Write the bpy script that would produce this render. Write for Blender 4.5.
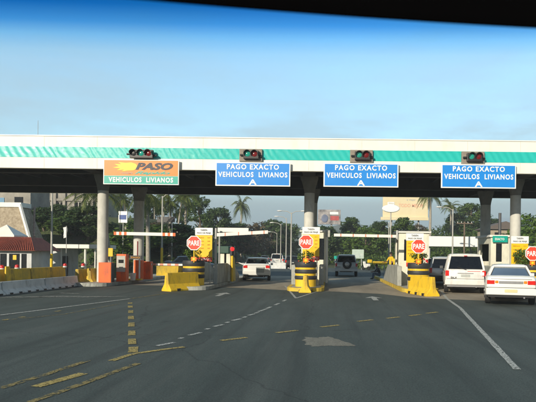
import bpy, bmesh, math, random
import numpy as np
from mathutils import Vector, Matrix
R = math.radians
random.seed(7)
for o in list(bpy.data.objects): bpy.data.objects.remove(o)
S = bpy.context.scene
C = S.collection

# ------------------------------------------------------------------ camera, sky, sun, exposure
CAMH, F, VX, VY, ROLL = 1.65, 540.0, 328.0, 255.0, R(0.66)
cam = bpy.data.cameras.new('camera'); camo = bpy.data.objects.new('camera', cam); C.objects.link(camo)
camo.location = (0, 0, CAMH); camo.rotation_euler = (R(90), -ROLL, 0)
cam.sensor_width = 36; cam.lens = 36*F/536
cam.shift_x = (268-VX)/536; cam.shift_y = (VY-201)/536
cam.clip_start = 0.02; cam.clip_end = 6000
S.camera = camo
cam.dof.use_dof = True; cam.dof.focus_distance = 26; cam.dof.aperture_fstop = 7.5

SUN_AZ, SUN_EL = R(28), R(20)         # behind the camera and to its left
w = bpy.data.worlds.new('World'); S.world = w; w.use_nodes = True
nt = w.node_tree; nt.nodes.clear(); N = nt.nodes.new; L = nt.links.new
out = N('ShaderNodeOutputWorld'); bg = N('ShaderNodeBackground'); L(bg.outputs[0], out.inputs[0])
bg.inputs['Strength'].default_value = 0.105
sky = N('ShaderNodeTexSky'); sky.sky_type = 'NISHITA'; sky.sun_disc = False
sky.sun_elevation = SUN_EL; sky.sun_rotation = R(180)+SUN_AZ
sky.air_density = 1.0; sky.dust_density = 0.6; sky.ozone_density = 1.6
tc = N('ShaderNodeTexCoord'); mp = N('ShaderNodeMapping'); L(tc.outputs['Generated'], mp.inputs[0])
mp.inputs['Scale'].default_value = (1.0, 1.0, 4.2)
nz = N('ShaderNodeTexNoise'); nz.inputs['Scale'].default_value = 2.3; nz.inputs['Detail'].default_value = 7
nz.inputs['Roughness'].default_value = 0.55; L(mp.outputs[0], nz.inputs['Vector'])
cr = N('ShaderNodeValToRGB'); L(nz.outputs[0], cr.inputs[0])
cr.color_ramp.elements[0].position = 0.36; cr.color_ramp.elements[0].color = (0, 0, 0, 1)
cr.color_ramp.elements[1].position = 0.60; cr.color_ramp.elements[1].color = (1, 1, 1, 1)
sep = N('ShaderNodeSeparateXYZ'); L(tc.outputs['Generated'], sep.inputs[0])
lo = N('ShaderNodeValToRGB'); L(sep.outputs['Z'], lo.inputs[0])        # clouds gather low down
e = lo.color_ramp.elements
e[0].position = 0.0; e[0].color = (1, 1, 1, 1); e[1].position = 0.30; e[1].color = (.42, .42, .42, 1)
n_ = e.new(0.11); n_.color = (.95, .95, .95, 1); n_ = e.new(0.18); n_.color = (.85, .85, .85, 1)
mul = N('ShaderNodeMath'); mul.operation = 'MULTIPLY'; L(cr.outputs[0], mul.inputs[0]); L(lo.outputs[0], mul.inputs[1])
cl = N('ShaderNodeValToRGB'); L(sep.outputs['Z'], cl.inputs[0])        # cloud colour: slate bases near the horizon
e = cl.color_ramp.elements
e[0].position = 0.035; e[0].color = (1.3, 2.1, 3.0, 1); e[1].position = 0.2; e[1].color = (4.0, 5.5, 6.4, 1)
n_ = e.new(0.065); n_.color = (1.9, 2.75, 3.5, 1); n_ = e.new(0.095); n_.color = (3.0, 3.8, 4.2, 1)
mx = N('ShaderNodeMix'); mx.data_type = 'RGBA'
dirr = N('ShaderNodeMapRange'); L(sep.outputs['Y'], dirr.inputs[0]); dirr.inputs['From Min'].default_value = -.1; dirr.inputs['From Max'].default_value = .75
dir_gain = N('ShaderNodeMix'); dir_gain.data_type = 'RGBA'; L(dirr.outputs[0], dir_gain.inputs[0])   # sky dimmed behind the camera to cut ambient light, brightened ahead
dir_gain.inputs[6].default_value = (.45, .45, .48, 1); dir_gain.inputs[7].default_value = (1.95, 2.30, 2.12, 1)
gain = N('ShaderNodeMix'); gain.data_type = 'RGBA'; gain.blend_type = 'MULTIPLY'; gain.inputs[0].default_value = 1
L(sky.outputs[0], gain.inputs[6]); L(dir_gain.outputs[2], gain.inputs[7])
low = N('ShaderNodeMapRange'); low.interpolation_type = 'SMOOTHSTEP'; L(sep.outputs['Z'], low.inputs[0])      # a slate cloud bank sits on the horizon
low.inputs['From Min'].default_value = .09; low.inputs['From Max'].default_value = .16; low.inputs['To Min'].default_value = .92; low.inputs['To Max'].default_value = 0
mxm = N('ShaderNodeMath'); mxm.operation = 'MAXIMUM'; L(mul.outputs[0], mxm.inputs[0]); L(low.outputs[0], mxm.inputs[1])
L(mxm.outputs[0], mx.inputs[0]); L(gain.outputs[2], mx.inputs[6]); L(cl.outputs[0], mx.inputs[7])
L(mx.outputs[2], bg.inputs[0])

sd = Vector((math.sin(SUN_AZ)*math.cos(SUN_EL), math.cos(SUN_AZ)*math.cos(SUN_EL), -math.sin(SUN_EL)))
sl = bpy.data.lights.new('sun', 'SUN'); sl.energy = 5.0; sl.angle = R(0.6); sl.color = (1.0, 0.90, 0.72)
slo = bpy.data.objects.new('sun', sl); C.objects.link(slo); slo.rotation_euler = sd.to_track_quat('-Z', 'Y').to_euler()
slo.location = (-30, -60, 50)
S.view_settings.view_transform = 'Standard'; S.view_settings.look = 'None'
S.view_settings.gamma = 1; S.view_settings.use_curve_mapping = False
S.view_settings.exposure = 0.12

# ------------------------------------------------------------------ helpers
def px(u, v, Y):
    """pixel of the photograph + distance -> world point"""
    du, dv = u-VX, v-VY; c, s = math.cos(ROLL), math.sin(ROLL)
    return Vector(((du*c+dv*s)/F*Y, Y, CAMH-(dv*c-du*s)/F*Y))
def gp(u, v, z=0.0):
    """pixel -> point of the plane at height z"""
    du, dv = u-VX, v-VY; c, s = math.cos(ROLL), math.sin(ROLL)
    Y = (CAMH-z)*F/(dv*c-du*s)
    return ((du*c+dv*s)/F*Y, Y)
def sm(a, b, x):
    t = min(1, max(0, (x-a)/(b-a))); return t*t*(3-2*t)

def mat(name, col, rough=0.6, var=0.12, scale=3.0, bump=0.0, bscale=30.0, metal=0.0, spec=0.5, emit=None, estr=0, col2=None, coat=0.0, detail=5, dirt=0.0, dcol=(.07,.06,.045), dscale=2.2):
    m = bpy.data.materials.new(name); m.use_nodes = True; t = m.node_tree; n = t.nodes.new; l = t.links.new
    b = t.nodes['Principled BSDF']
    b.inputs['Roughness'].default_value = rough; b.inputs['Metallic'].default_value = metal
    b.inputs['Specular IOR Level'].default_value = spec; b.inputs['Coat Weight'].default_value = coat
    tcn = n('ShaderNodeTexCoord')
    nzn = n('ShaderNodeTexNoise'); nzn.inputs['Scale'].default_value = scale; nzn.inputs['Detail'].default_value = detail
    nzn.inputs['Roughness'].default_value = 0.62
    l(tcn.outputs['Object'], nzn.inputs['Vector'])
    rp = n('ShaderNodeValToRGB'); rp.color_ramp.elements[0].position = 0.3; rp.color_ramp.elements[1].position = 0.72
    c2 = col2 or tuple(min(1, c*(1+var)) for c in col); c1 = col if col2 else tuple(c*(1-var) for c in col)
    rp.color_ramp.elements[0].color = (*c1, 1); rp.color_ramp.elements[1].color = (*c2, 1)
    l(nzn.outputs[0], rp.inputs[0]); l(rp.outputs[0], b.inputs['Base Color'])
    if dirt:
        dn = n('ShaderNodeTexNoise'); dn.inputs['Scale'].default_value = dscale; dn.inputs['Detail'].default_value = 10; dn.inputs['Roughness'].default_value = .7
        mpd = n('ShaderNodeMapping'); mpd.inputs['Scale'].default_value = (1.6,1.6,.5); mpd.inputs['Location'].default_value = (3.1,1.7,.4); l(tcn.outputs['Object'], mpd.inputs[0]); l(mpd.outputs[0], dn.inputs['Vector'])
        dr = n('ShaderNodeValToRGB'); dr.color_ramp.elements[0].position = .50; dr.color_ramp.elements[1].position = .72; l(dn.outputs[0], dr.inputs[0])
        dm = n('ShaderNodeMath'); dm.operation = 'MULTIPLY'; dm.inputs[1].default_value = dirt; l(dr.outputs[0], dm.inputs[0])
        mxd = n('ShaderNodeMix'); mxd.data_type = 'RGBA'; l(dm.outputs[0], mxd.inputs[0]); l(rp.outputs[0], mxd.inputs[6]); mxd.inputs[7].default_value = (*dcol,1); l(mxd.outputs[2], b.inputs['Base Color'])
    if bump:
        nb = n('ShaderNodeTexNoise'); nb.inputs['Scale'].default_value = bscale; nb.inputs['Detail'].default_value = 4
        l(tcn.outputs['Object'], nb.inputs['Vector'])
        bp = n('ShaderNodeBump'); bp.inputs['Strength'].default_value = bump; bp.inputs['Distance'].default_value = 0.05
        l(nb.outputs[0], bp.inputs['Height']); l(bp.outputs[0], b.inputs['Normal'])
    if emit:
        b.inputs['Emission Color'].default_value = (*emit, 1); b.inputs['Emission Strength'].default_value = estr
    return m

class MB:
    def __init__(s): s.v, s.f, s.m = [], [], []
    def add(s, vs, fs, m=0):
        o = len(s.v); s.v += [tuple(p) for p in vs]
        for f in fs: s.f.append(tuple(i+o for i in f)); s.m.append(m)
        return s
    def box(s, x0, x1, y0, y1, z0, z1, m=0):
        return s.add([(x0,y0,z0),(x1,y0,z0),(x1,y1,z0),(x0,y1,z0),(x0,y0,z1),(x1,y0,z1),(x1,y1,z1),(x0,y1,z1)],
                     [(0,3,2,1),(4,5,6,7),(0,1,5,4),(1,2,6,5),(2,3,7,6),(3,0,4,7)], m)
    def prism(s, poly, axis, a0, a1, m=0):
        def pt(p, a):
            return {'x': (a,p[0],p[1]), 'y': (p[0],a,p[1]), 'z': (p[0],p[1],a)}[axis]
        n = len(poly)
        vs = [pt(p,a0) for p in poly]+[pt(p,a1) for p in poly]
        return s.add(vs, [tuple(range(n)), tuple(range(2*n-1,n-1,-1))]+[(i,(i+1)%n,n+(i+1)%n,n+i) for i in range(n)], m)
    def tube(s, pts, rad, n=8, m=0, cap=True):
        pts = [Vector(p) for p in pts]; vs = []; fs = []
        if not hasattr(rad, '__len__'): rad = [rad]*len(pts)
        for i, p in enumerate(pts):
            d = (pts[min(i+1,len(pts)-1)]-pts[max(i-1,0)]).normalized()
            a = d.cross(Vector((0,0,1))) if abs(d.z) < .95 else d.cross(Vector((1,0,0)))
            a.normalize(); b = d.cross(a)
            for k in range(n):
                t = 2*math.pi*k/n; vs.append(p+(a*math.cos(t)+b*math.sin(t))*rad[i])
        for i in range(len(pts)-1):
            for k in range(n):
                fs.append((i*n+k, i*n+(k+1)%n, (i+1)*n+(k+1)%n, (i+1)*n+k))
        if cap: fs.append(tuple(range(n))); e = (len(pts)-1)*n; fs.append(tuple(range(e, e+n)))
        return s.add(vs, fs, m)
    def lathe(s, prof, n=24, c=(0,0,0), axis='z', m=0, segm=None):
        vs = []; k0 = len(prof)
        for r, z in prof:
            for k in range(n):
                t = 2*math.pi*k/n; a, b = r*math.cos(t), r*math.sin(t)
                p = {'z': (a,b,z), 'x': (z,a,b), 'y': (a,z,b)}[axis]
                vs.append((p[0]+c[0], p[1]+c[1], p[2]+c[2]))
        for i in range(k0-1):
            s_m = segm[i] if segm else m
            s.add([], [], s_m)
        o = len(s.v); s.v += vs
        for i in range(k0-1):
            for k in range(n):
                s.f.append((o+i*n+k, o+i*n+(k+1)%n, o+(i+1)*n+(k+1)%n, o+(i+1)*n+k)); s.m.append(segm[i] if segm else m)
        s.f.append(tuple(o+k for k in range(n))); s.m.append(segm[0] if segm else m)
        s.f.append(tuple(o+(k0-1)*n+k for k in range(n))); s.m.append(segm[-1] if segm else m)
        return s
    def ball(s, c, r, nu=14, nv=9, m=0):
        if not hasattr(r, '__len__'): r = (r,r,r)
        vs = []; fs = []
        for j in range(nv+1):
            a = math.pi*j/nv
            for i in range(nu):
                b = 2*math.pi*i/nu
                vs.append((c[0]+r[0]*math.sin(a)*math.cos(b), c[1]+r[1]*math.sin(a)*math.sin(b), c[2]+r[2]*math.cos(a)))
        for j in range(nv):
            for i in range(nu):
                fs.append((j*nu+i, (j+1)*nu+i, (j+1)*nu+(i+1)%nu, j*nu+(i+1)%nu))
        return s.add(vs, fs, m)
    def each(s, name, mats, parent=None, **kw):
        '''one object per separate piece'''
        par = list(range(len(s.v)))
        def find(i):
            while par[i] != i: par[i] = par[par[i]]; i = par[i]
            return i
        for f in s.f:
            for i in f[1:]: par[find(i)] = find(f[0])
        g = {}
        for f, m in zip(s.f, s.m): g.setdefault(find(f[0]), []).append((f, m))
        res = []
        for fs in g.values():
            mb = MB(); ix = {}
            for f, m in fs:
                for i in f:
                    if i not in ix: ix[i] = len(mb.v); mb.v.append(s.v[i])
                mb.f.append(tuple(ix[i] for i in f)); mb.m.append(m)
            res.append(mb.build(name, mats, parent, **kw))
        return res
    def build(s, name, mats, parent=None, smooth=False, bevel=0, loc=None, weld=True):
        me = bpy.data.meshes.new(name); me.from_pydata(s.v, [], s.f)
        if not isinstance(mats, (list, tuple)): mats = [mats]
        for mm in mats: me.materials.append(mm)
        me.polygons.foreach_set('material_index', s.m)
        if weld:
            b = bmesh.new(); b.from_mesh(me)
            bmesh.ops.remove_doubles(b, verts=b.verts, dist=1e-5)
            bmesh.ops.recalc_face_normals(b, faces=b.faces); b.to_mesh(me); b.free()
        if smooth:
            me.polygons.foreach_set('use_smooth', [True]*len(me.polygons)); me.set_sharp_from_angle(angle=R(38))
        o = bpy.data.objects.new(name, me); C.objects.link(o)
        if parent: o.parent = parent
        if loc is not None: o.location = loc
        if bevel:
            bv = o.modifiers.new('bevel', 'BEVEL'); bv.width = bevel; bv.segments = 2; bv.limit_method = 'ANGLE'
        return o

def tag(o, label, cat, group=None, kind=None):
    o['label'] = label; o['category'] = cat
    if group: o['group'] = group
    if kind: o['kind'] = kind
    return o
def thing(name, label, cat, loc=(0,0,0), rz=0, group=None):
    o = bpy.data.objects.new(name, None); C.objects.link(o); o.empty_display_size = .2
    o.location = loc; o.rotation_euler = (0,0,rz)
    return tag(o, label, cat, group)
def structure(o): o['kind'] = 'structure'; return o
def dup(root, loc, rz, label, group=None, scale=None):
    def cp(o, par):
        c = o.copy(); C.objects.link(c); c.parent = par
        for ch in o.children: cp(ch, c)
        return c
    r = cp(root, None); r.location = loc; r.rotation_euler = (0,0,rz); r['label'] = label
    if group: r['group'] = group
    if scale: r.scale = scale
    return r
def text(body, wdt, hgt, name, m, parent, loc, shear=0.0, bold=0.02, depth=0.012, spacing=1.0):
    """lettering facing -Y, fitted to wdt x hgt, centred on loc"""
    cu = bpy.data.curves.new('t', 'FONT'); cu.body = body; cu.size = 1; cu.extrude = 0.02; cu.offset = bold
    cu.shear = shear; cu.space_character = spacing; cu.resolution_u = 3
    to = bpy.data.objects.new('t', cu); C.objects.link(to)
    dg = bpy.context.evaluated_depsgraph_get()
    me = bpy.data.meshes.new_from_object(to.evaluated_get(dg)); me.name = name
    bpy.data.objects.remove(to); bpy.data.curves.remove(cu)
    co = np.empty(len(me.vertices)*3); me.vertices.foreach_get('co', co); co = co.reshape(-1,3)
    mn, mxx = co.min(0), co.max(0); u = (co-mn)/(mxx-mn+1e-9)-.5
    q = np.stack([u[:,0]*wdt, -u[:,2]*depth, u[:,1]*hgt], 1)
    me.vertices.foreach_set('co', q.ravel()); me.materials.clear(); me.materials.append(m); me.update()
    o = bpy.data.objects.new(name, me); C.objects.link(o); o.parent = parent; o.location = loc
    return o

# ------------------------------------------------------------------ materials
M = {}
M['cream'] = mat('cream_paint', (.80,.785,.72), .5, .05, 1.2, dirt=.25, dcol=(.42,.39,.32), dscale=1.1)
M['white'] = mat('white_paint', (.78,.77,.73), .45, .07, 2)
M['sign_white'] = mat('sign_white', (.82,.83,.82), .4, .03, 4)
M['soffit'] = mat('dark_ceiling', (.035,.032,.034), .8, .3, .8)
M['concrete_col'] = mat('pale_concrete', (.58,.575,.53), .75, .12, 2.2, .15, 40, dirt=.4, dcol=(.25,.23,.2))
M['capital'] = mat('shade_tinted_concrete', (.20,.195,.18), .8, .2, 2.2, .15, 40)  # shade under the canopy is put into this darker colour
M['dark_steel'] = mat('dark_steel', (.05,.05,.055), .5, .2, 3)
M['galv'] = mat('galvanised_steel', (.42,.42,.41), .45, .12, 4, metal=.3)
M['pole'] = mat('pole_paint', (.42,.41,.37), .6, .1, 4)
M['wire'] = mat('wire', (.06,.06,.06), .6)
M['blue'] = mat('sign_blue', (.006,.235,.72), .42, .05, 3)
M['orange_sign'] = mat('sign_orange', (.88,.21,.012), .4, .05, 3)
M['teal'] = mat('sign_teal', (.0,.36,.29), .4, .06, 3)
M['black'] = mat('black_plastic', (.02,.02,.022), .45, .2, 5)
M['board'] = mat('brown_board', (.25,.215,.18), .7, .2, 5)
M['flame'] = mat('flame_yellow', (.93,.62,.015), .4, .08, 5)
M['green_lens'] = mat('green_lens', (.015,.26,.2), .2, .1, 5, emit=(.05,.9,.65), estr=.06)
M['red_lens'] = mat('red_lens', (.15,.01,.012), .2, .1, 5, emit=(1,.03,.03), estr=.03)
M['red_lit'] = mat('red_lit', (.6,.02,.02), .2, .1, 5, emit=(1,.02,.02), estr=1.6)
M['yellow'] = mat('yellow_paint', (.80,.50,.012), .6, .16, 5, .08, 30, col2=(.86,.56,.03), dirt=.8, dcol=(.16,.12,.05))
M['yellow_worn'] = mat('worn_yellow_paint', (.50,.37,.06), .75, .2, 2.2, .15, 25, col2=(.80,.53,.03), dirt=.8)
M['yellow_post'] = mat('yellow_post_paint', (.84,.55,.02), .5, .1, 5)
M['concrete'] = mat('barrier_concrete', (.56,.58,.58), .8, .2, 1.6, .2, 30, col2=(.70,.71,.69), dirt=.7, dcol=(.15,.15,.14))
M['guard'] = mat('guard_concrete', (.36,.37,.34), .85, .2, 1.8, .2, 25, dirt=.7)
M['tyre_black'] = mat('painted_tyre_black', (.03,.032,.035), .6, .3, 5, .1, 20)
M['red'] = mat('sign_red', (.72,.065,.03), .4, .08, 5)
M['board_yellow'] = mat('board_yellow', (.86,.52,.005), .5, .08, 4)
M['ink'] = mat('ink', (.07,.075,.09), .6)
M['brown_ink'] = mat('brown_ink', (.5,.22,.0), .6)
M['orange'] = mat('orange_paint', (.86,.13,.012), .5, .12, 3, dirt=.5)
M['faded_red'] = mat('faded_red_mark', (.62,.26,.18), .6, .2, 6)
M['grey_panel'] = mat('grey_panel', (.42,.42,.38), .5, .12, 5)
M['glass'] = None
M['booth'] = mat('booth_cream', (.74,.72,.60), .55, .08, 2, dirt=.5, dcol=(.3,.27,.2))
M['window_dark'] = mat('dark_window', (.012,.014,.016), .12, .3, 2)
M['asphalt_roof'] = mat('roof_felt', (.12,.1,.09), .85)
M['redroof'] = mat('red_roof', (.26,.06,.035), .7, .25, 3, .2, 14)
M['plaster'] = mat('white_plaster', (.60,.62,.63), .75, .1, 1.5, dirt=.5, dcol=(.25,.24,.21))
M['stone'] = mat('rubble_stone', (.24,.19,.13), .9, .3, 4.5, .6, 7, col2=(.46,.39,.29))
M['old_concrete'] = mat('old_concrete', (.22,.21,.19), .9, .25, .8, .15, 10, col2=(.42,.39,.34))
M['rubber'] = mat('tyre_rubber', (.018,.018,.019), .75, .2, 6)
M['rim'] = mat('alloy_rim', (.5,.5,.5), .3, .05, 6, metal=.7)
M['chrome'] = mat('grey_trim', (.32,.32,.33), .3, .1, 6, metal=.5)
M['tail_red'] = mat('tail_lamp_red', (.62,.02,.015), .15, .1, 8)
M['tail_orange'] = mat('tail_lamp_orange', (.85,.24,.02), .15, .1, 8)
M['plate'] = mat('number_plate', (.62,.56,.30), .5, .1, 8)
M['plate_grey'] = mat('grey_number_plate', (.40,.42,.40), .5, .1, 8)
M['seat'] = mat('seat_cloth', (.16,.145,.13), .9)
M['car_white'] = mat('car_white', (.74,.74,.715), .26, .03, 2, coat=.4)
M['car_white_dusty'] = mat('car_white_dusty', (.69,.68,.65), .35, .08, 2, coat=.2, dirt=.45, dcol=(.33,.29,.22), dscale=3)
M['car_silver'] = mat('car_silver', (.50,.53,.55), .3, .05, 2, metal=.35, coat=.4)
M['car_black'] = mat('car_black', (.02,.022,.026), .25, .1, 2, coat=.5)
M['car_grey'] = mat('car_grey', (.22,.25,.28), .3, .05, 2, metal=.3, coat=.4)
M['car_blue'] = mat('car_blue', (.04,.07,.14), .3, .05, 2, coat=.4)
M['underbody'] = mat('underbody', (.025,.025,.025), .9)
M['skin'] = mat('skin', (.22,.12,.075), .6, .06, 8)
M['hair'] = mat('hair', (.012,.01,.01), .7)
M['shirt_yellow'] = mat('shirt_yellow', (.82,.50,.02), .85, .08, 8)
M['cloth_dark'] = mat('cloth_dark', (.03,.035,.05), .9, .2, 8)
M['jeans'] = mat('jeans', (.10,.17,.27), .9, .2, 8)
M['shirt_white'] = mat('shirt_white', (.72,.72,.72), .85, .05, 8)
M['bark'] = mat('bark', (.15,.115,.085), .9, .3, 6, .4, 12)
M['palm_bark'] = mat('palm_bark', (.34,.31,.26), .9, .2, 5, .3, 10)
M['soil'] = mat('soil', (.06,.045,.03), .95, .3, 10)
M['flower'] = mat('red_flower', (.65,.03,.03), .6, .2, 8)
M['lamp_glass'] = mat('lamp_glass', (.7,.7,.68), .3)

def glass(name, tint, a):
    m = bpy.data.materials.new(name); m.use_nodes = True; t = m.node_tree; t.nodes.clear(); n = t.nodes.new; l = t.links.new
    o = n('ShaderNodeOutputMaterial'); tr = n('ShaderNodeBsdfTransparent'); tr.inputs[0].default_value = (*tint, 1)
    gl = n('ShaderNodeBsdfGlossy'); gl.inputs['Roughness'].default_value = .03; gl.inputs[0].default_value = (.9,.95,1,1)
    lw = n('ShaderNodeFresnel'); lw.inputs[0].default_value = 1.5
    ad = n('ShaderNodeMath'); ad.operation = 'ADD'; ad.inputs[1].default_value = a; l(lw.outputs[0], ad.inputs[0])
    mxn = n('ShaderNodeMixShader'); l(ad.outputs[0], mxn.inputs[0]); l(tr.outputs[0], mxn.inputs[1]); l(gl.outputs[0], mxn.inputs[2])
    l(mxn.outputs[0], o.inputs[0]); return m
M['glass'] = glass('car_glass', (.66,.70,.70), .02)
M['glass_dark'] = glass('dark_car_glass', (.10,.11,.12), .02)

def leaf_mat(name, c1, c2, trans=.35):
    m = bpy.data.materials.new(name); m.use_nodes = True; t = m.node_tree; n = t.nodes.new; l = t.links.new
    b = t.nodes['Principled BSDF']; b.inputs['Roughness'].default_value = .55; b.inputs['Specular IOR Level'].default_value = .3
    ge = n('ShaderNodeNewGeometry'); nzn = n('ShaderNodeTexNoise'); nzn.inputs['Scale'].default_value = .8; nzn.inputs['Detail'].default_value = 3
    l(ge.outputs['Position'], nzn.inputs['Vector'])
    ad = n('ShaderNodeMath'); ad.operation = 'ADD'; l(nzn.outputs[0], ad.inputs[0])
    rnd = n('ShaderNodeMath'); rnd.operation = 'MULTIPLY_ADD'; rnd.inputs[1].default_value = .5; rnd.inputs[2].default_value = -.25
    l(ge.outputs['Random Per Island'], rnd.inputs[0]); l(rnd.outputs[0], ad.inputs[1])
    rp = n('ShaderNodeValToRGB'); rp.color_ramp.elements[0].position = .25; rp.color_ramp.elements[1].position = .8
    rp.color_ramp.elements[0].color = (*c1,1); rp.color_ramp.elements[1].color = (*c2,1)
    l(ad.outputs[0], rp.inputs[0]); l(rp.outputs[0], b.inputs['Base Color'])
    ts = n('ShaderNodeBsdfTranslucent'); l(rp.outputs[0], ts.inputs[0])
    mxn = n('ShaderNodeMixShader'); mxn.inputs[0].default_value = trans
    l(b.outputs[0], mxn.inputs[1]); l(ts.outputs[0], mxn.inputs[2]); l(mxn.outputs[0], t.nodes['Material Output'].inputs[0])
    return m
M['leaf'] = leaf_mat('leaf_green', (.036,.080,.018), (.13,.20,.042))
M['leaf_dark'] = leaf_mat('leaf_dark', (.028,.064,.022), (.09,.145,.042))
M['leaf_bright'] = leaf_mat('leaf_bright', (.06,.13,.02), (.15,.23,.045))
M['leaf_palm'] = leaf_mat('leaf_palm', (.06,.10,.026), (.19,.22,.06), .35)
M['leaf_dry'] = leaf_mat('leaf_dry', (.07,.06,.035), (.17,.13,.07))

def terrain_mat():
    m = bpy.data.materials.new('ground_earth'); m.use_nodes = True; t = m.node_tree; n = t.nodes.new; l = t.links.new
    b = t.nodes['Principled BSDF']; b.inputs['Roughness'].default_value = .95
    tcn = n('ShaderNodeTexCoord')
    a = n('ShaderNodeTexNoise'); a.inputs['Scale'].default_value = .25; a.inputs['Detail'].default_value = 8; l(tcn.outputs['Object'], a.inputs['Vector'])
    rp = n('ShaderNodeValToRGB'); l(a.outputs[0], rp.inputs[0])
    e = rp.color_ramp.elements; e[0].position = .35; e[0].color = (.045,.06,.02,1); e[1].position = .7; e[1].color = (.10,.085,.055,1)
    k = e.new(.52); k.color = (.06,.085,.025,1)
    l(rp.outputs[0], b.inputs['Base Color'])
    bb = n('ShaderNodeTexNoise'); bb.inputs['Scale'].default_value = 4; bb.inputs['Detail'].default_value = 6; l(tcn.outputs['Object'], bb.inputs['Vector'])
    bp = n('ShaderNodeBump'); bp.inputs['Strength'].default_value = .8; bp.inputs['Distance'].default_value = .3; l(bb.outputs[0], bp.inputs['Height']); l(bp.outputs[0], b.inputs['Normal'])
    return m
def road_mat(name, stops, sc, grain, rough=.85, tracks=False):
    m = bpy.data.materials.new(name); m.use_nodes = True; t = m.node_tree; n = t.nodes.new; l = t.links.new
    b = t.nodes['Principled BSDF']; b.inputs['Roughness'].default_value = rough; b.inputs['Specular IOR Level'].default_value = .3
    tcn = n('ShaderNodeTexCoord'); mpn = n('ShaderNodeMapping'); mpn.inputs['Scale'].default_value = (1,.28,1); l(tcn.outputs['Object'], mpn.inputs[0])
    a = n('ShaderNodeTexNoise'); a.inputs['Scale'].default_value = sc; a.inputs['Detail'].default_value = 9; a.inputs['Roughness'].default_value = .65; l(mpn.outputs[0], a.inputs['Vector'])
    rp = n('ShaderNodeValToRGB'); l(a.outputs[0], rp.inputs[0]); e = rp.color_ramp.elements
    e[0].position = .32; e[0].color = (*stops[0],1); e[1].position = .7; e[1].color = (*stops[1],1)
    g = n('ShaderNodeTexNoise'); g.inputs['Scale'].default_value = 45; g.inputs['Detail'].default_value = 3; l(tcn.outputs['Object'], g.inputs['Vector'])
    ov = n('ShaderNodeMix'); ov.data_type = 'RGBA'; ov.blend_type = 'OVERLAY'; ov.inputs[0].default_value = grain
    l(rp.outputs[0], ov.inputs[6]); l(g.outputs[0], ov.inputs[7]); l(ov.outputs[2], b.inputs['Base Color'])
    if tracks:   # tyre tracks, oil spots and cracks worn into the road
        last = ov.outputs[2]
        def layer(vec, scale, detail, p0, p1, colr, fac, kind='noise'):
            nonlocal last
            m2 = n('ShaderNodeMapping'); m2.inputs['Scale'].default_value = vec; l(tcn.outputs['Object'], m2.inputs[0])
            if kind == 'noise': q = n('ShaderNodeTexNoise'); q.inputs['Detail'].default_value = detail; q.inputs['Roughness'].default_value = .6
            else: q = n('ShaderNodeTexVoronoi'); q.feature = 'DISTANCE_TO_EDGE'
            q.inputs['Scale'].default_value = scale
            if kind != 'noise':
                wn = n('ShaderNodeTexNoise'); wn.inputs['Scale'].default_value = 1.6; wn.inputs['Detail'].default_value = 6; l(m2.outputs[0], wn.inputs['Vector'])
                wm = n('ShaderNodeMix'); wm.data_type = 'RGBA'; wm.inputs[0].default_value = .35; l(m2.outputs[0], wm.inputs[6]); l(wn.outputs[1], wm.inputs[7]); l(wm.outputs[2], q.inputs['Vector'])
            else: l(m2.outputs[0], q.inputs['Vector'])
            r2 = n('ShaderNodeValToRGB'); r2.color_ramp.elements[0].position = p0; r2.color_ramp.elements[1].position = p1
            if kind != 'noise': r2.color_ramp.elements[0].color = (1,1,1,1); r2.color_ramp.elements[1].color = (0,0,0,1)
            l(q.outputs[0], r2.inputs[0])
            f2 = n('ShaderNodeMath'); f2.operation = 'MULTIPLY'; f2.inputs[1].default_value = fac; l(r2.outputs[0], f2.inputs[0])
            m3 = n('ShaderNodeMix'); m3.data_type = 'RGBA'; l(f2.outputs[0], m3.inputs[0]); l(last, m3.inputs[6]); m3.inputs[7].default_value = (*colr,1); last = m3.outputs[2]
        layer((1.1,.035,1), 1.6, 4, .50, .70, (.024,.028,.028), .55)
        layer((.9,.05,1), 1.1, 5, .55, .75, (.12,.125,.115), .40)
        layer((1,.6,1), 1.1, 8, .64, .74, (.018,.02,.02), .6)
        layer((1,1,1), .22, 0, .0, .0035, (.022,.025,.025), .6, 'vor')
        l(last, b.inputs['Base Color'])
    bp = n('ShaderNodeBump'); bp.inputs['Strength'].default_value = .35; bp.inputs['Distance'].default_value = .01; l(g.outputs[0], bp.inputs['Height']); l(bp.outputs[0], b.inputs['Normal'])
    return m
M['asphalt'] = road_mat('asphalt', ((.042,.056,.053), (.076,.093,.088)), .7, .85, tracks=True)
M['apron'] = road_mat('apron_concrete', ((.20,.175,.135), (.36,.32,.25)), .8, .3)
M['patch'] = road_mat('patch', ((.14,.135,.11), (.23,.22,.18)), 3.5, .8)
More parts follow.
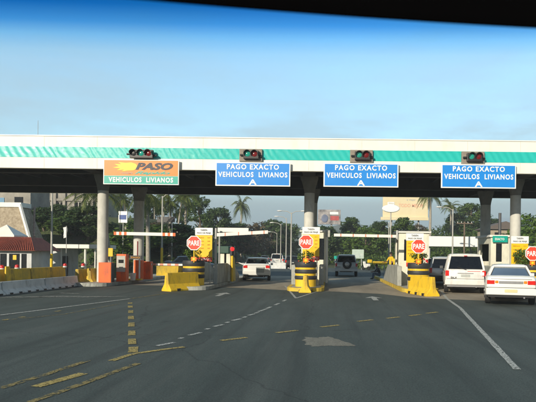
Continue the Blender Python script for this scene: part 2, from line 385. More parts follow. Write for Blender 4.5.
def paint_mat(name, col, under=(.05,.06,.06), wear=.46):
    m = bpy.data.materials.new(name); m.use_nodes = True; t = m.node_tree; n = t.nodes.new; l = t.links.new
    b = t.nodes['Principled BSDF']; b.inputs['Roughness'].default_value = .7
    tcn = n('ShaderNodeTexCoord'); a = n('ShaderNodeTexNoise'); a.inputs['Scale'].default_value = 7; a.inputs['Detail'].default_value = 8; a.inputs['Roughness'].default_value = .7
    l(tcn.outputs['Object'], a.inputs['Vector']); rp = n('ShaderNodeValToRGB'); l(a.outputs[0], rp.inputs[0]); e = rp.color_ramp.elements
    e[0].position = wear-.05; e[0].color = (0,0,0,1); e[1].position = wear+.05; e[1].color = (1,1,1,1)
    b.inputs['Base Color'].default_value = (*col,1)
    fine = n('ShaderNodeTexNoise'); fine.inputs['Scale'].default_value = 38; fine.inputs['Detail'].default_value = 5; l(tcn.outputs['Object'], fine.inputs['Vector'])
    fm = n('ShaderNodeMapRange'); fm.inputs['From Min'].default_value = .36; fm.inputs['From Max'].default_value = .50; l(fine.outputs[0], fm.inputs[0])
    mu = n('ShaderNodeMath'); mu.operation = 'MULTIPLY'; l(rp.outputs[0], mu.inputs[0]); l(fm.outputs[0], mu.inputs[1])      # flakes worn through to the road
    tr = n('ShaderNodeBsdfTransparent'); ms = n('ShaderNodeMixShader'); l(mu.outputs[0], ms.inputs[0]); l(tr.outputs[0], ms.inputs[1]); l(b.outputs[0], ms.inputs[2]); l(ms.outputs[0], t.nodes['Material Output'].inputs[0])
    return m
M['line_white'] = paint_mat('line_white', (.44,.45,.42), wear=.35)
M['line_white_worn'] = paint_mat('line_white_worn', (.27,.28,.26), wear=.46)
M['line_yellow'] = paint_mat('line_yellow', (.38,.29,.08), wear=.37)
M['line_yellow_worn'] = paint_mat('line_yellow_worn', (.24,.185,.055), wear=.46)

# ------------------------------------------------------------------ ground, roads, markings
def lerp(a, b, t): return a+(b-a)*min(1,max(0,t))
def road_l(y): return lerp(-13.4, -11.5, (y-45)/25) - max(0, y-75)*.085
def road_r(y): return lerp(16, -.5, (y-44)/26) - max(0, y-70)*.105
def terrain(x, y):
    h = -.7*sm(13.7,16,-x)*sm(27,33,y)*(1-sm(46,52,y))
    h += 6.0*sm(13.5,23,-x-max(0,y-75)*.09)*sm(48,66,y)
    h += 4.2*sm(3,16,x-road_r(y))*sm(58,100,y)*(1-.8*sm(9,12,x)*(1-sm(70,86,y)))
    return h
def ground():
    xs = [-620,-300,-160,-100,-70]+list(np.arange(-55,56,1.25))+[70,100,160,300,620]
    ys = [-90,-40,-20]+list(np.arange(0,130,1.6))+[140,170,220,320,500,780]
    mb = MB(); nx = len(xs)
    for y in ys:
        for x in xs:
            h = terrain(x,y)
            if abs(h) > .25: h += (random.random()-.5)*.25
            mb.v.append((x,y,h))
    for j in range(len(ys)-1):
        for i in range(nx-1):
            mb.f.append((j*nx+i,j*nx+i+1,(j+1)*nx+i+1,(j+1)*nx+i)); mb.m.append(0)
    return structure(mb.build('ground', terrain_mat(), smooth=True))
ground()
def sheet(name, pts, z, m):
    mb = MB(); mb.add([(p[0],p[1],z) for p in pts], [tuple(range(len(pts)))]); return structure(mb.build(name, m))
ys = [-60,0,20,44,50,56,62,68,74,82,92,104,118,140]
mb = MB()
for i, y in enumerate(ys):
    mb.v += [(road_l(y) if y >= 0 else -13.4, y, .004), (road_r(y) if y >= 0 else 16, y, .004)]
for i in range(len(ys)-1): mb.f.append((2*i,2*i+1,2*i+3,2*i+2)); mb.m.append(0)
structure(mb.build('road', M['asphalt']))
apron = []
for u, v in ((100,284),(150,285.5),(200,286.5),(250,288.5),(290,290.5),(330,291.5),(380,294),(410,297.5),(450,299.5),(490,301),(540,303)):
    apron.append(gp(u,v))
apron = [(-12.6, apron[0][1])]+apron+[(14.5, apron[-1][1]), (14.5,41.5), (-12.6,41.5)]
sheet('toll_plaza_apron', apron, .008, M['apron'])

mk = {'line_white': MB(), 'line_white_worn': MB(), 'line_yellow': MB(), 'line_yellow_worn': MB()}
ZC = [0]
def strip(a, b, wd, m, za=.012):
    ZC[0] += 1; za = .0115+(ZC[0]%14)*.00012
    a = Vector(gp(*a)); b = Vector(gp(*b)); d = (b-a).normalized(); n = Vector((-d.y,d.x))*wd/2
    k = max(2, int((b-a).length/.16)); n = n*.86
    for i in range(k):
        p, q = a.lerp(b,i/k), a.lerp(b,(i+1)/k)
        if i == 0: j0, j1 = random.uniform(.86,1.06), random.uniform(.86,1.06)
        k0, k1 = random.uniform(.86,1.06), random.uniform(.86,1.06)
        mk[m].add([(p.x-n.x*j0,p.y-n.y*j0,za),(p.x+n.x*j1,p.y+n.y*j1,za),(q.x+n.x*k1,q.y+n.y*k1,za),(q.x-n.x*k0,q.y-n.y*k0,za)],[(0,1,2,3)]); j0, j1 = k0, k1
def pline(pts, wd, m, za=.012):
    for a, b in zip(pts, pts[1:]): strip(a,b,wd,m,za)
pline([(441,291),(447,299),(460,308),(517,370)], .13, 'line_white')
pline([(447,298.5),(405,293),(383,284),(376,279)], .08, 'line_white_worn')
pline([(285,286),(296,298.5),(322,290)], .11, 'line_white')
for a, b in (((174.5,343),(157,346.3)),((201,333),(189,335.8)),((223,325),(214,327)),((241,319.2),(232.3,321)),((254.3,314.3),(248.4,315.8)),((263,310.5),(258,312)),((271,307),(267,308.8)),((279,303.5),(275,305.3)),((286,300),(283,301.5))):
    strip(a,b,.12,'line_white')
for u, v in ((181,338.6),(207.5,329.4),(227.5,322.8),(244.8,317.5),(256.5,313.2),(265,309.7)): strip((u+1.6,v-.5),(u-1.6,v+.5),.11,'line_white')
for u, v in ((234,339.5),(287,332),(330,326.5),(365,321),(393,318),(415,315.5),(432,313)):
    k = max(.42,.42+(v-315)*.0235); strip((u-13*k,v+1.5*k),(u+13*k,v-1.5*k),.15,'line_yellow')
for k, v in enumerate((303.5,307,312,318,325,333.5,342)):
    hh = .6+k*.34; strip((130+k*.35,v-hh),(130+k*.35,v+hh),.17,'line_yellow')
strip((133.3,347.5),(133,353),.19,'line_yellow')
pline([(111,361.5),(133,354.5),(160,350.5),(184,347.5)], .14, 'line_yellow')
pline([(0,389),(40,377),(88,361)], .13, 'line_yellow_worn')
strip((36,387.5),(83,374),.19,'line_yellow')
pline([(30,403),(70,389),(138,364)], .13, 'line_yellow_worn')
pline([(0,315.5),(60,308),(130,299)], .14, 'line_white'); pline([(130,299),(178,292)], .12, 'line_yellow_worn')
pline([(0,321),(65,314.5),(120,304)], .06, 'line_yellow_worn')
for u, v in ((58,311.5),(22,317.5),(6,320)): strip((u-3,v+.4),(u+3,v-.4),.12,'line_yellow')
def arrow(u, v, ln, m, rot=0):
    c = Vector(gp(u,v)); s = ln; za = .0135
    pts = [(-.09,-.5),(.09,-.5),(.09,.08),(.30,.08),(0,.5),(-.30,.08),(-.09,.08)]
    cs, sn = math.cos(rot), math.sin(rot)
    mk[m].add([(c.x+(x*cs*1.1-y*s*sn), c.y+(x*sn*1.1+y*s*cs), za) for x,y in pts], [(0,1,2,6),(6,2,3,4,5)])
arrow(374,298.6,1.9,'line_white'); arrow(222,294.5,1.9,'line_white'); arrow(30,297,4.5,'line_white_worn',R(-75)); arrow(68,297.2,4.5,'line_white_worn',R(-75))
strip((80,294),(60,293.2),.3,'line_white_worn')
MKNAME = {'line_white': 'white_road_markings', 'line_white_worn': 'faded_white_road_markings', 'line_yellow': 'yellow_road_markings', 'line_yellow_worn': 'faded_yellow_road_markings'}
for k, b in mk.items(): structure(b.build(MKNAME[k], M[k], weld=False))
pts = [(299,340),(304,337),(317,337.5),(328,336.5),(341,340),(357,345.5),(358,347),(345,347),(330,346.5),(312,347.5),(301,345),(305,342.5)]
cx_, cy_ = gp(328,342); ring = []; rp_ = random.Random(4); base = [Vector(gp(u,v)) for u,v in pts]
for a, b_ in zip(base, base[1:]+base[:1]):
    for k in range(7):
        q = a.lerp(b_,k/7); f = .90+rp_.uniform(-.07,.07); ring.append((cx_+(q.x-cx_)*f, cy_+(q.y-cy_)*f))
sheet('road_patch', ring, .008, M['patch'])
# skid and oil staining on the asphalt
# ------------------------------------------------------------------ the toll canopy
YF, YB = 24.9, 35.5
zt = px(200,137.9,YF).z; zb = px(200,169.9,YF).z
def wavy_green():
    m = bpy.data.materials.new('green_fascia'); m.use_nodes = True; t = m.node_tree; n = t.nodes.new; l = t.links.new
    b = t.nodes['Principled BSDF']; b.inputs['Roughness'].default_value = .32
    tcn = n('ShaderNodeTexCoord'); wv = n('ShaderNodeTexWave'); wv.inputs['Scale'].default_value = 1.1; wv.inputs['Distortion'].default_value = 5; wv.inputs['Detail'].default_value = 3
    mpn = n('ShaderNodeMapping'); mpn.inputs['Rotation'].default_value = (0, R(35), 0); l(tcn.outputs['Object'], mpn.inputs[0]); l(mpn.outputs[0], wv.inputs[0])
    rp = n('ShaderNodeValToRGB'); rp.color_ramp.elements[0].color = (.012,.45,.41,1); rp.color_ramp.elements[1].color = (.025,.50,.46,1); l(wv.outputs[0], rp.inputs[0]); l(rp.outputs[0], b.inputs['Base Color'])
    bp = n('ShaderNodeBump'); bp.inputs['Strength'].default_value = .16; bp.inputs['Distance'].default_value = .05; l(wv.outputs[0], bp.inputs['Height']); l(bp.outputs[0], b.inputs['Normal'])
    return m
M['green_fascia'] = wavy_green()
can = thing('toll_canopy', 'wide flat toll plaza roof, cream with a green band, on round columns', 'toll canopy', (0,0,0))
X0, X1 = -24.0, 17.0
h = zt-zb; g0, g1 = zb+h*.335, zb+h*.675
fb = MB()
for yy, s in ((YF,1),(YB,-1)):
    y0, y1 = (yy, yy+.25) if s == 1 else (yy-.25, yy)
    fb.box(X0,X1,y0,y1,zb,g0); fb.box(X0,X1,y0+.02,y1-.02,g0,g1); fb.box(X0,X1,y0,y1,g1,zt)
for xx in (X0, X1-.25): fb.box(xx,xx+.25,YF+.25,YB-.25,zb,zt)
fb.build('fascia', M['cream'], can)
jb = MB(); k = X0+1.1
while k < X1: jb.box(k-.008,k+.008,YF-.004,YF+.01,zb+.01,g0-.002); jb.box(k-.008,k+.008,YF-.004,YF+.01,g1+.002,zt-.01); k += 2.44
jb.each('panel_joint', mat('joint_seam',(.62,.60,.55),.8), can)  # thin seams between the fascia panels, a duller cream
tb_ = MB(); tb_.box(X0-.02,X1+.02,YF-.03,YF+.12,zt+.001,zt+.05); tb_.build('coping', M['white'], can)
lb = MB(); lb.box(X0+.26,X1-.26,YB-.275,YB-.253,zb-.003,zt-.56); lb.box(X0+.26,X1-.26,YF+.253,YF+.275,zb-.003,zt-.56); lb.each('inner_shade_sheet', M['soffit'], can)  # dark sheets over the fascia backs, canopy shade put into their colour
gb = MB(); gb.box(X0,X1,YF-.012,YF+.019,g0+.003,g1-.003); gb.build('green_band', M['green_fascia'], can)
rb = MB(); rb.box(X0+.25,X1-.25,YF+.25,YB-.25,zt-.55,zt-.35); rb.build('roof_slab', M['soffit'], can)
COLX = (-21.86,-11.4,-.97,9.45)
bm_ = MB()
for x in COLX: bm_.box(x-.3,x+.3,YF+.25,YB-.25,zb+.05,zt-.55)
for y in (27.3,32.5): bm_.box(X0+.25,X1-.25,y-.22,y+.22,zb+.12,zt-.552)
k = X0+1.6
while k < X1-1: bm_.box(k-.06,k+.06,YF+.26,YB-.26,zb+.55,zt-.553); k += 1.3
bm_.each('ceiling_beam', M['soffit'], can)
for yy in (27.3,32.5):
    for x in COLX:
        cb = MB(); r = .26 if yy < 30 else .30
        cb.lathe([(r,0),(r,zb-.75)], 28, (x,yy,0)); co = cb.build('column', M['concrete_col'] if yy < 30 else M['concrete_col'], can, smooth=True)
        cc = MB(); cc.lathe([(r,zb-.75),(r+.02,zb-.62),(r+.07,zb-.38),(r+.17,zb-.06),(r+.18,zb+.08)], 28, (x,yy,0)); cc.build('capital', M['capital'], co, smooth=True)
for u in (38,):
    a = MB(); p = px(u,134,YF+.5); a.tube([(p.x,p.y,zt),(p.x,p.y,zt+.75)], .009, 6); a.tube([(p.x,p.y,zt+.70),(p.x,p.y,zt+.85)], .008, 6)
    tag(a.build('antenna', M['galv']), 'thin short antenna rod standing on the canopy roof edge '+('above the left bushes' if u < 100 else 'above the middle column'), 'antenna')

# signs on the canopy
YS = YF-.16
def sign_root(u, v, name, label):
    p = px(u,v,YS); return thing(name, label, 'sign', (p.x,YS,p.z), 0, 'lane signs on the canopy')
SW, SH = 3.43, 1.10
def lane_sign(u, v, label):
    r = sign_root(u, v, 'lane_sign', label)
    b = MB(); b.box(-SW/2,SW/2,-.03,.05,-SH/2,SH/2); b.build('frame', M['sign_white'], r, bevel=.01)
    b = MB(); b.box(-SW/2+.055,SW/2-.055,-.036,-.0305,-SH/2+.055,SH/2-.055); b.build('panel', M['blue'], r)
    text('PAGO EXACTO', 2.38, .24, 'lettering', M['sign_white'], r, (0,-.042,.33), bold=.03, spacing=1.2)
    text('VEHICULOS  LIVIANOS', 3.16, .24, 'lettering', M['sign_white'], r, (0,-.042,-.02), bold=.03, spacing=1.2)
    text('A', .36, .25, 'lettering', M['sign_white'], r, (0,-.042,-.36), bold=.03)
    b = MB()
    for x in (-1.2,1.2): b.box(x-.04,x+.04,.052,.155,-.5,.5)
    b.each('bracket', M['galv'], r)
lane_sign(253,174.3,'blue lane sign reading PAGO EXACTO, next to the orange and teal sign')
lane_sign(361,175.2,'blue PAGO EXACTO lane sign just right of the middle column')
lane_sign(478.5,176.4,'rightmost blue PAGO EXACTO lane sign, partly in front of the right column')
r = sign_root(141.3,172.3,'lane_sign','orange and teal lane sign reading PASO with a yellow flame')
W2, H2 = 3.46, 1.14
b = MB(); b.box(-W2/2,W2/2,-.03,.05,-H2/2,H2/2); b.build('frame', M['sign_white'], r, bevel=.01)
b = MB(); b.box(-W2/2+.04,W2/2-.04,-.036,-.0305,-.165,H2/2-.03); b.build('orange_panel', M['orange_sign'], r)
b = MB(); b.box(-W2/2+.04,W2/2-.04,-.036,-.0305,-H2/2+.04,-.175); b.build('teal_panel', M['teal'], r)
text('VEHICULOS  LIVIANOS', 2.95, .23, 'lettering', M['sign_white'], r, (0,-.042,-.35), bold=.032, spacing=1.17)
text('PASO', 1.72, .33, 'lettering', M['ink'], r, (.60,-.042,.27), shear=.3, bold=.05)
text('Rapido', 1.62, .17, 'lettering', M['teal'], r, (.52,-.041,-.045), shear=.5, bold=.03)
text('recarga', .55, .06, 'lettering', M['grey_panel'], r, (-.65,-.041,-.06), shear=.4)
fl = [(-1.30,.20),(-1.0,.26),(-1.22,.36),(-.9,.36),(-1.05,.45),(-.72,.42),(-.45,.44),(-.25,.38),(-.16,.28),(-.2,.16),(-.34,.08),(-.6,.07),(-.9,.02),(-.78,.10),(-1.12,.07),(-.95,.16)]
b = MB(); b.prism(fl,'y',-.046,-.0365); b.build('flame', M['flame'], r)

# traffic lights on the green band
def signal(u, v, label, board=True):
    p = px(u,v,YF-.2); r = thing('traffic_light', label, 'traffic light', (p.x,YF-.2,p.z), 0, 'lane signals on the canopy')
    if board: b = MB(); b.box(-.52,.52,.06,.185,-.29,.29); b.build('backboard', M['board'], r, bevel=.01)
    else: b = MB(); b.box(-.3,.3,.06,.185,-.06,.06); b.build('bracket', M['black'], r)
    b = MB(); ks = (-.12,.2) if board else (-.34,.0,.34)
    b.box(ks[0]-.19,ks[-1]+.19,-.12,.058,-.19,.19)
    b.tube([(ks[0]-.36,0,0),(ks[0]-.18,0,0)], .05, 8); b.tube([(ks[-1]+.18,0,-.05),(ks[-1]+.34,0,-.05)], .06, 8)
    b.build('housing', M['black'], r, bevel=.03)
    for k, m in zip(ks, (('green_lens','red_lens') if board else ('black','green_lens','red_lens'))):
        l = MB(); l.lathe([(.0,-.155),(.09,-.145),(.125,-.124)], 20, (k,0,.03), 'y'); l.build('lens', M[m], r, smooth=True)
        vz = MB(); n = 14; vs = []; fs = []
        for i in range(n+1):
            a = math.pi*(-.12+1.24*i/n)
            for rr in (.152,.172):
                for yy in (-.121,-.30 if .1 < i/n < .9 else -.22): vs.append((k+rr*math.cos(a), yy, .03+rr*math.sin(a)))
        for i in range(n):
            o_ = i*4; q = o_+4
            fs += [(o_,o_+1,q+1,q),(o_+2,q+2,q+3,o_+3),(o_+1,o_+3,q+3,q+1)]
        vz.add(vs,fs); vz.build('visor', M['black'], r)
signal(142,154.3,'black three-lamp traffic light over the orange PASO sign',False)
signal(250.5,155,'traffic light on a brown board over the first blue sign, left of centre')
signal(361.5,156,'traffic light on a brown board over the middle blue sign')
signal(473.5,157.6,'traffic light on a brown board over the rightmost blue sign')

# ------------------------------------------------------------------ islands and what stands on them
ISL = {'far left': -11.4, 'left': -6.2, 'middle': -1.0, 'right': 4.2, 'far right': 9.4}
for k, x in ISL.items():
    b = MB(); n = 12; pl = []
    y0, y1, hw = (24.6 if k != 'far left' else 26.4), 39.0, .82
    for i in range(n+1): a = math.pi*(1+i/n); pl.append((hw*math.cos(a), y0+hw*.8*math.sin(a)))
    for i in range(n+1): a = math.pi*i/n; pl.append((hw*math.cos(a), y1+hw*.8*math.sin(a)))
    b.prism(pl,'z',0,.17); i_ = b.build('toll_island', M['guard'], bevel=.03, loc=(x,0,0))
    kb = MB(); q = [(p[0]*1.02, p[1]) for p in pl]
    for i in range(len(pl)):
        p0, p1 = pl[i], pl[(i+1)%len(pl)]
        def off(p): 
            cy = min(max(p[1],y0),y1); d = Vector((p[0],p[1]-cy)); d = d.normalized() if d.length else Vector((1,0)); return (p[0]+d.x*.02, p[1]+d.y*.02), (p[0]-d.x*.14, p[1]-d.y*.14)
        (a,a2),(c,c2) = off(p0),off(p1)
        kb.add([(a[0],a[1],.012),(c[0],c[1],.012),(c[0],c[1],.175),(a[0],a[1],.175),(a2[0],a2[1],.175),(c2[0],c2[1],.175)],[(0,1,2,3),(3,2,5,4)])
    kb.build('painted_kerb' if k in ('middle','right','far right') else 'kerb', M['yellow_worn'] if k in ('middle','right','far right') else M['guard'], i_)
    tag(i_, {'far left':'concrete toll island under the orange ticket machine','left':'bare concrete toll island left of the braking white sedan','middle':'concrete toll island with yellow kerb around the middle column','right':'concrete toll island with yellow kerb left of the queueing white van','far right':'concrete toll island with yellow kerb at the right edge'}[k], 'traffic island', 'toll islands')

JP = [(-.30,0),(.30,0),(.30,.07),(.13,.32),(.085,.80),(-.085,.80),(-.13,.32),(-.30,.07)]
def jersey(loc, rz, ln, m, label, group=None, hs=1.0, ws=1.0, slots=False, name='jersey_barrier'):
    b = MB(); prof = [(x*ws,z*hs) for x,z in JP]
    b.prism(prof,'y',0,ln)
    o = b.build(name, m, bevel=.018, loc=(loc[0],loc[1],loc[2] if len(loc) > 2 else 0.0)); o.rotation_euler = (0,0,rz)
    tag(o, label, 'barrier', group)
    n = max(2,int(ln/.6)); sb = MB()
    for i in range(n):
        y = (i+.5)*ln/n
        for sx in (-1,1): sb.prism([(y-.09,.015),(y+.09,.015),(y+.09,.12*hs),(y-.09,.12*hs)],'x',sx*.262*ws,sx*.312*ws)
    if slots: sb.each('drain_slot', M['black'], o)
    return o
def jersey2(a, b_, m, label, group=None, slots=True, **kw):
    a = Vector(a); b_ = Vector(b_); d = b_-a; return jersey(a, -math.atan2(d.x,d.y), d.length, m, label, group, slots=slots, **kw)
G = 'yellow barriers at the island noses'
jersey2((-6.95,23.25),(-6.0,24.75),M['yellow'],'yellow concrete barrier angled in front of the left tyre planter',G,name='nose_barrier')
jersey2((-.98,23.35),(-.95,24.1),M['yellow'],'short yellow barrier seen end-on before the middle tyre planter',G,hs=.92,ws=.9,name='nose_barrier')
jersey2((4.30,22.0),(3.75,23.95),M['yellow'],'yellow barrier angled before the planter by the white van queue',G,name='nose_barrier')
jersey2((9.9,22.3),(9.45,24.2),M['yellow'],'yellow barrier in front of the planter at the right edge',G,name='nose_barrier')
# left boundary: low pale barriers with a yellow row behind
y = 11.0; i = 0
LB = ['','','','','','']
poss = ['at the left edge of the photo','second from the left edge','in the middle of the row','fourth in its row','last in its row']
while y < 26.5:
    ln = 3.1
    n_ = min(i, 4)
    jersey2((-12.35,y),(-12.35,y+ln-.04),M['concrete'],'low pale concrete barrier on the left, '+poss[n_],'pale barriers along the left lane',hs=.62,ws=1.0)
    jersey2((-12.95,y),(-12.95,y+ln-.05),M['yellow_worn'],'dull yellow barrier in the rear left row, '+poss[n_],'yellow barriers behind the pale ones',hs=1.17)
    y += ln; i += 1
p = px(33,269,21.5)
jersey2((-12.66,21.2),(-12.64,21.45),M['yellow'],'bright yellow barrier end standing across the left barrier rows',None,slots=False,hs=1.32,ws=.35)
jersey2((-12.5,26.9),(-12.1,28.6),M['yellow_worn'],'short yellow barrier at the end of the pale row, left of its twin','yellow end barriers by the orange guard')
jersey2((-11.95,27.0),(-11.75,28.3),M['yellow_worn'],'short yellow barrier right against the orange column guard','yellow end barriers by the orange guard',hs=1.05)
jersey2((-11.3,35.6),(-9.2,36.2),M['yellow_worn'],'faded yellow barrier in shade beyond the first toll lane',None)

# leafy helpers ---------------------------------------------------------------
rng = np.random.default_rng(5)
def leaves_mesh(name, centers, normals, sizes, m):
    n = len(centers); nr = normals/np.maximum(np.linalg.norm(normals,axis=1,keepdims=True),1e-6)
    up = rng.normal(size=(n,3)); a = np.cross(nr,up); a /= np.maximum(np.linalg.norm(a,axis=1,keepdims=True),1e-6); b = np.cross(nr,a)
    s = sizes[:,None]
    q = np.stack([centers-a*s, centers-b*s*.45+nr*s*.12, centers+a*s, centers+b*s*.45+nr*s*.12],1).reshape(-1,3)
    me = bpy.data.meshes.new(name); me.vertices.add(4*n); me.vertices.foreach_set('co', q.ravel())
    me.loops.add(4*n); me.loops.foreach_set('vertex_index', np.arange(4*n,dtype=np.int32))
    me.polygons.add(n); me.polygons.foreach_set('loop_start', np.arange(0,4*n,4,dtype=np.int32))
    me.update(); me.validate(); me.materials.append(m); return me
def clump_leaves(cs, rad, per, size, shell=.55):
    C_, N_, S_ = [], [], []
    for c, r in zip(cs, rad):
        k = max(8,int(per*r*r)) 
        d = rng.normal(size=(k,3)); d /= np.linalg.norm(d,axis=1,keepdims=True)
        rr = r*(shell+(1-shell)*rng.random((k,1))**.7)*(1+.18*rng.normal(size=(k,1)))
        C_.append(np.array(c)+d*rr*np.array([1,1,.8])); N_.append(d*.7+rng.normal(size=(k,3))*.5+np.array([0,0,.45])); S_.append(size*(.6+.8*rng.random(k)))
    return np.concatenate(C_), np.concatenate(N_), np.concatenate(S_)
def make_tree(hgt, cw, seed, leaf, trunkfrac=.35, nclump=46, label='tree', lsize=.26, name='broadleaf_tree', per=92):
    global rng
    rng = np.random.default_rng(seed); rd = random.Random(seed)
    r = thing(name, label, 'tree'); tb = MB()
    top = hgt*.82; pts = [(0,0,0)]
    for i in range(1,6): pts.append((rd.uniform(-.03,.03)*hgt*i/3, rd.uniform(-.03,.03)*hgt*i/3, top*i/5))
    tb.tube(pts, [hgt*.028*(1-.15*i) for i in range(6)], 9)
    cs, rs = [], []; ch = hgt*(1-trunkfrac)
    for i in range(nclump):
        a = rd.uniform(0,2*math.pi); t = rd.random()**.85
        z = hgt*trunkfrac+ch*t*.93
        prof = math.sin(math.pi*min(1,.16+.80*t))**.6
        rr = cw*prof*math.sqrt(rd.uniform(.12,1))*rd.uniform(.75,1.12)
        c = (rr*math.cos(a), rr*math.sin(a), z); cs.append(c); rs.append(rd.uniform(.10,.21)*(cw+ch*.3))
        if i%4 == 0:
            st = Vector(pts[min(5,1+int(4*t))]); st.z = max(hgt*trunkfrac*.7, st.z*.8)
            tb.tube([st, st.lerp(Vector(c),.5)+Vector((0,0,.2)), Vector(c)], [hgt*.012,hgt*.008,hgt*.003], 5)
    tb.build('trunk', M['bark'], r, smooth=True, weld=False)
    a, b, c = clump_leaves(cs, rs, per, lsize)
    keep = a[:,2] > hgt*trunkfrac*.55
    me = leaves_mesh('crown', a[keep], b[keep], c[keep], leaf)
    o = bpy.data.objects.new('crown', me); C.objects.link(o); o.parent = r
    r['h'] = hgt; return r
def frond(base, az, el, ln, droop, C_, rd, width=.55):
    p = Vector(base); d = Vector((math.cos(az)*math.cos(el), math.sin(az)*math.cos(el), math.sin(el))); n = 12; pts = [p.copy()]
    for i in range(n):
        p = p+d*(ln/n); d = (d+Vector((0,0,-droop/n*(1+i/n*1.5)))).normalized(); pts.append(p.copy())
    for i in range(1,n+1):
        t = (pts[i]-pts[i-1]).normalized(); s = t.cross(Vector((0,0,1))); s = s.normalized() if s.length > .01 else Vector((1,0,0)); up = s.cross(t)
        wl = width*ln*.42*math.sin(math.pi*(.12+.85*i/n))**.7
        for sg in (-1,1):
            for q in (0,.5):
                b0 = pts[i-1].lerp(pts[i],q); dirv = (s*sg*.8+t*.55-up*.15-Vector((0,0,.35*rd.uniform(.5,1.4)))).normalized()
                tip = b0+dirv*wl*rd.uniform(.8,1.1); wv = t*(.05*ln*.35)
                C_.add([b0-wv,b0+wv,tip+wv*.1,tip-wv*.1],[(0,1,2,3)])
        wv = s*.03; C_.add([pts[i-1]-wv,pts[i-1]+wv,pts[i]+wv,pts[i]-wv],[(0,1,2,3)])
def make_palm(hgt, seed, label, lean=0.0, nf=20, fl_=2.6, name='palm_tree', upright=False):
    rd = random.Random(seed); r = thing(name, label, 'palm tree'); tb = MB(); pts = []
    for i in range(9):
        t = i/8; pts.append((lean*t*t*hgt*1.0+math.sin(t*3+seed)*.02*hgt, math.cos(seed)*.03*t*hgt, hgt*t))
    tb.tube(pts, [hgt*.021*(1.25-.55*i/8)+.05 for i in range(9)], 10); tb.build('trunk', M['palm_bark'], r, smooth=True, weld=False)
    cb = MB()
    for i in range(nf):
        frond(pts[-1], 2*math.pi*i/nf*2.618+rd.uniform(-.3,.3), R(rd.uniform(-25,75)), fl_*rd.uniform(.8,1.15), rd.uniform(.9,1.7), cb, rd)
    cb.build('crown', M['leaf_palm'], r, weld=False); r['h'] = hgt; return r

# planters of stacked painted tyres, PARE signs, tariff boards, guard walls, booths
def planter(x, yy, label, seed):
    r = thing('tyre_planter', label, 'planter', (x,yy,.02), 0, 'tyre planters on the islands')
    prof = []; segm = []; z = .0
    bands = [(.0,.48,1,0),(.48,.66,0,1),(.66,.76,1,0),(.76,.95,0,1),(.95,1.04,1,0),(1.04,1.30,0,1)]
    for z0, z1, m, bulge in bands:
        k = 4
        for i in range(k+1):
            t = i/k; rr = .49+(.028*math.sin(math.pi*t) if bulge else -.004)
            if prof and i == 0: segm.append(m)
            prof.append((rr, z0+(z1-z0)*t+(.0005 if i == 0 else 0)))
            if i: segm.append(m)
    prof += [(.40,1.305),(.39,1.22)]; segm += [0,0]
    b = MB(); b.lathe(prof, 32, segm=segm); b.build('tyre_stack', [M['tyre_black'],M['yellow']], r, smooth=True)
    b = MB(); b.lathe([(.0,1.225),(.388,1.22)], 20); b.build('soil', M['soil'], r)
    global rng
    rng = np.random.default_rng(seed); cs = [(rng.uniform(-.3,.3),rng.uniform(-.25,.3),1.3+rng.uniform(0,.42)) for _ in range(11)]
    if seed == 14: cs = [(rng.uniform(-.75,.1),rng.uniform(-.2,.4),1.15+rng.uniform(0,.75)) for _ in range(26)]
    a, b_, c = clump_leaves(cs,[.16]*len(cs),1500,.055); me = leaves_mesh('plant', a, b_, c, M['leaf_bright']); o = bpy.data.objects.new('plant', me); C.objects.link(o); o.parent = r
    fb = MB()
    for _ in range(5 if seed != 11 else 2):
        p = (rng.uniform(.15,.42),rng.uniform(-.4,-.1),1.35+rng.uniform(-.02,.14)); fb.ball(p,(.05,.05,.045),8,5)
    fb.each('flower', M['flower'], r, smooth=True)
PX = {'left': (194,243), 'middle': (306,242), 'right': (418.7,246.3), 'far right': (532.5,253.5)}
def stop_sign(k, label):
    u, v = PX[k]; p = px(u,v,24.75); r = thing('stop_sign', label, 'stop sign', (p.x,24.75,1.24), 0, 'PARE signs in the planters'); z = p.z-1.24
    R_ = .355
    oc = [(R_*math.cos(R(22.5+45*i)), z+R_*math.sin(R(22.5+45*i))) for i in range(8)]
    b = MB(); b.prism(oc,'y',-.012,.012); b.build('white_border', M['sign_white'], r)
    o2 = [(q[0]*.89,(q[1]-z)*.89+z) for q in oc]; b = MB(); b.prism(o2,'y',-.017,-.0125); b.build('red_face', M['red'], r)
    text('PARE', .52, .235, 'lettering', M['sign_white'], r, (0,-.021,z), bold=.03)
    b = MB(); b.tube([(0,.045,0),(0,.045,z+.2)], .03, 10); b.build('post', M['yellow_post'], r)
    b = MB(); b.box(-.12,.12,-.02,.012,.06,.25); b.build('badge', M['orange_sign'], r); b = MB(); b.lathe([(0,-.027),(.06,-.026)],12,(0,0,.155),'y'); b.build('reflector', M['flame'], r)
BX = {'left': (204,227.8), 'middle': (311.2,227), 'right': (415,233.3), 'far right': (520,236.2)}
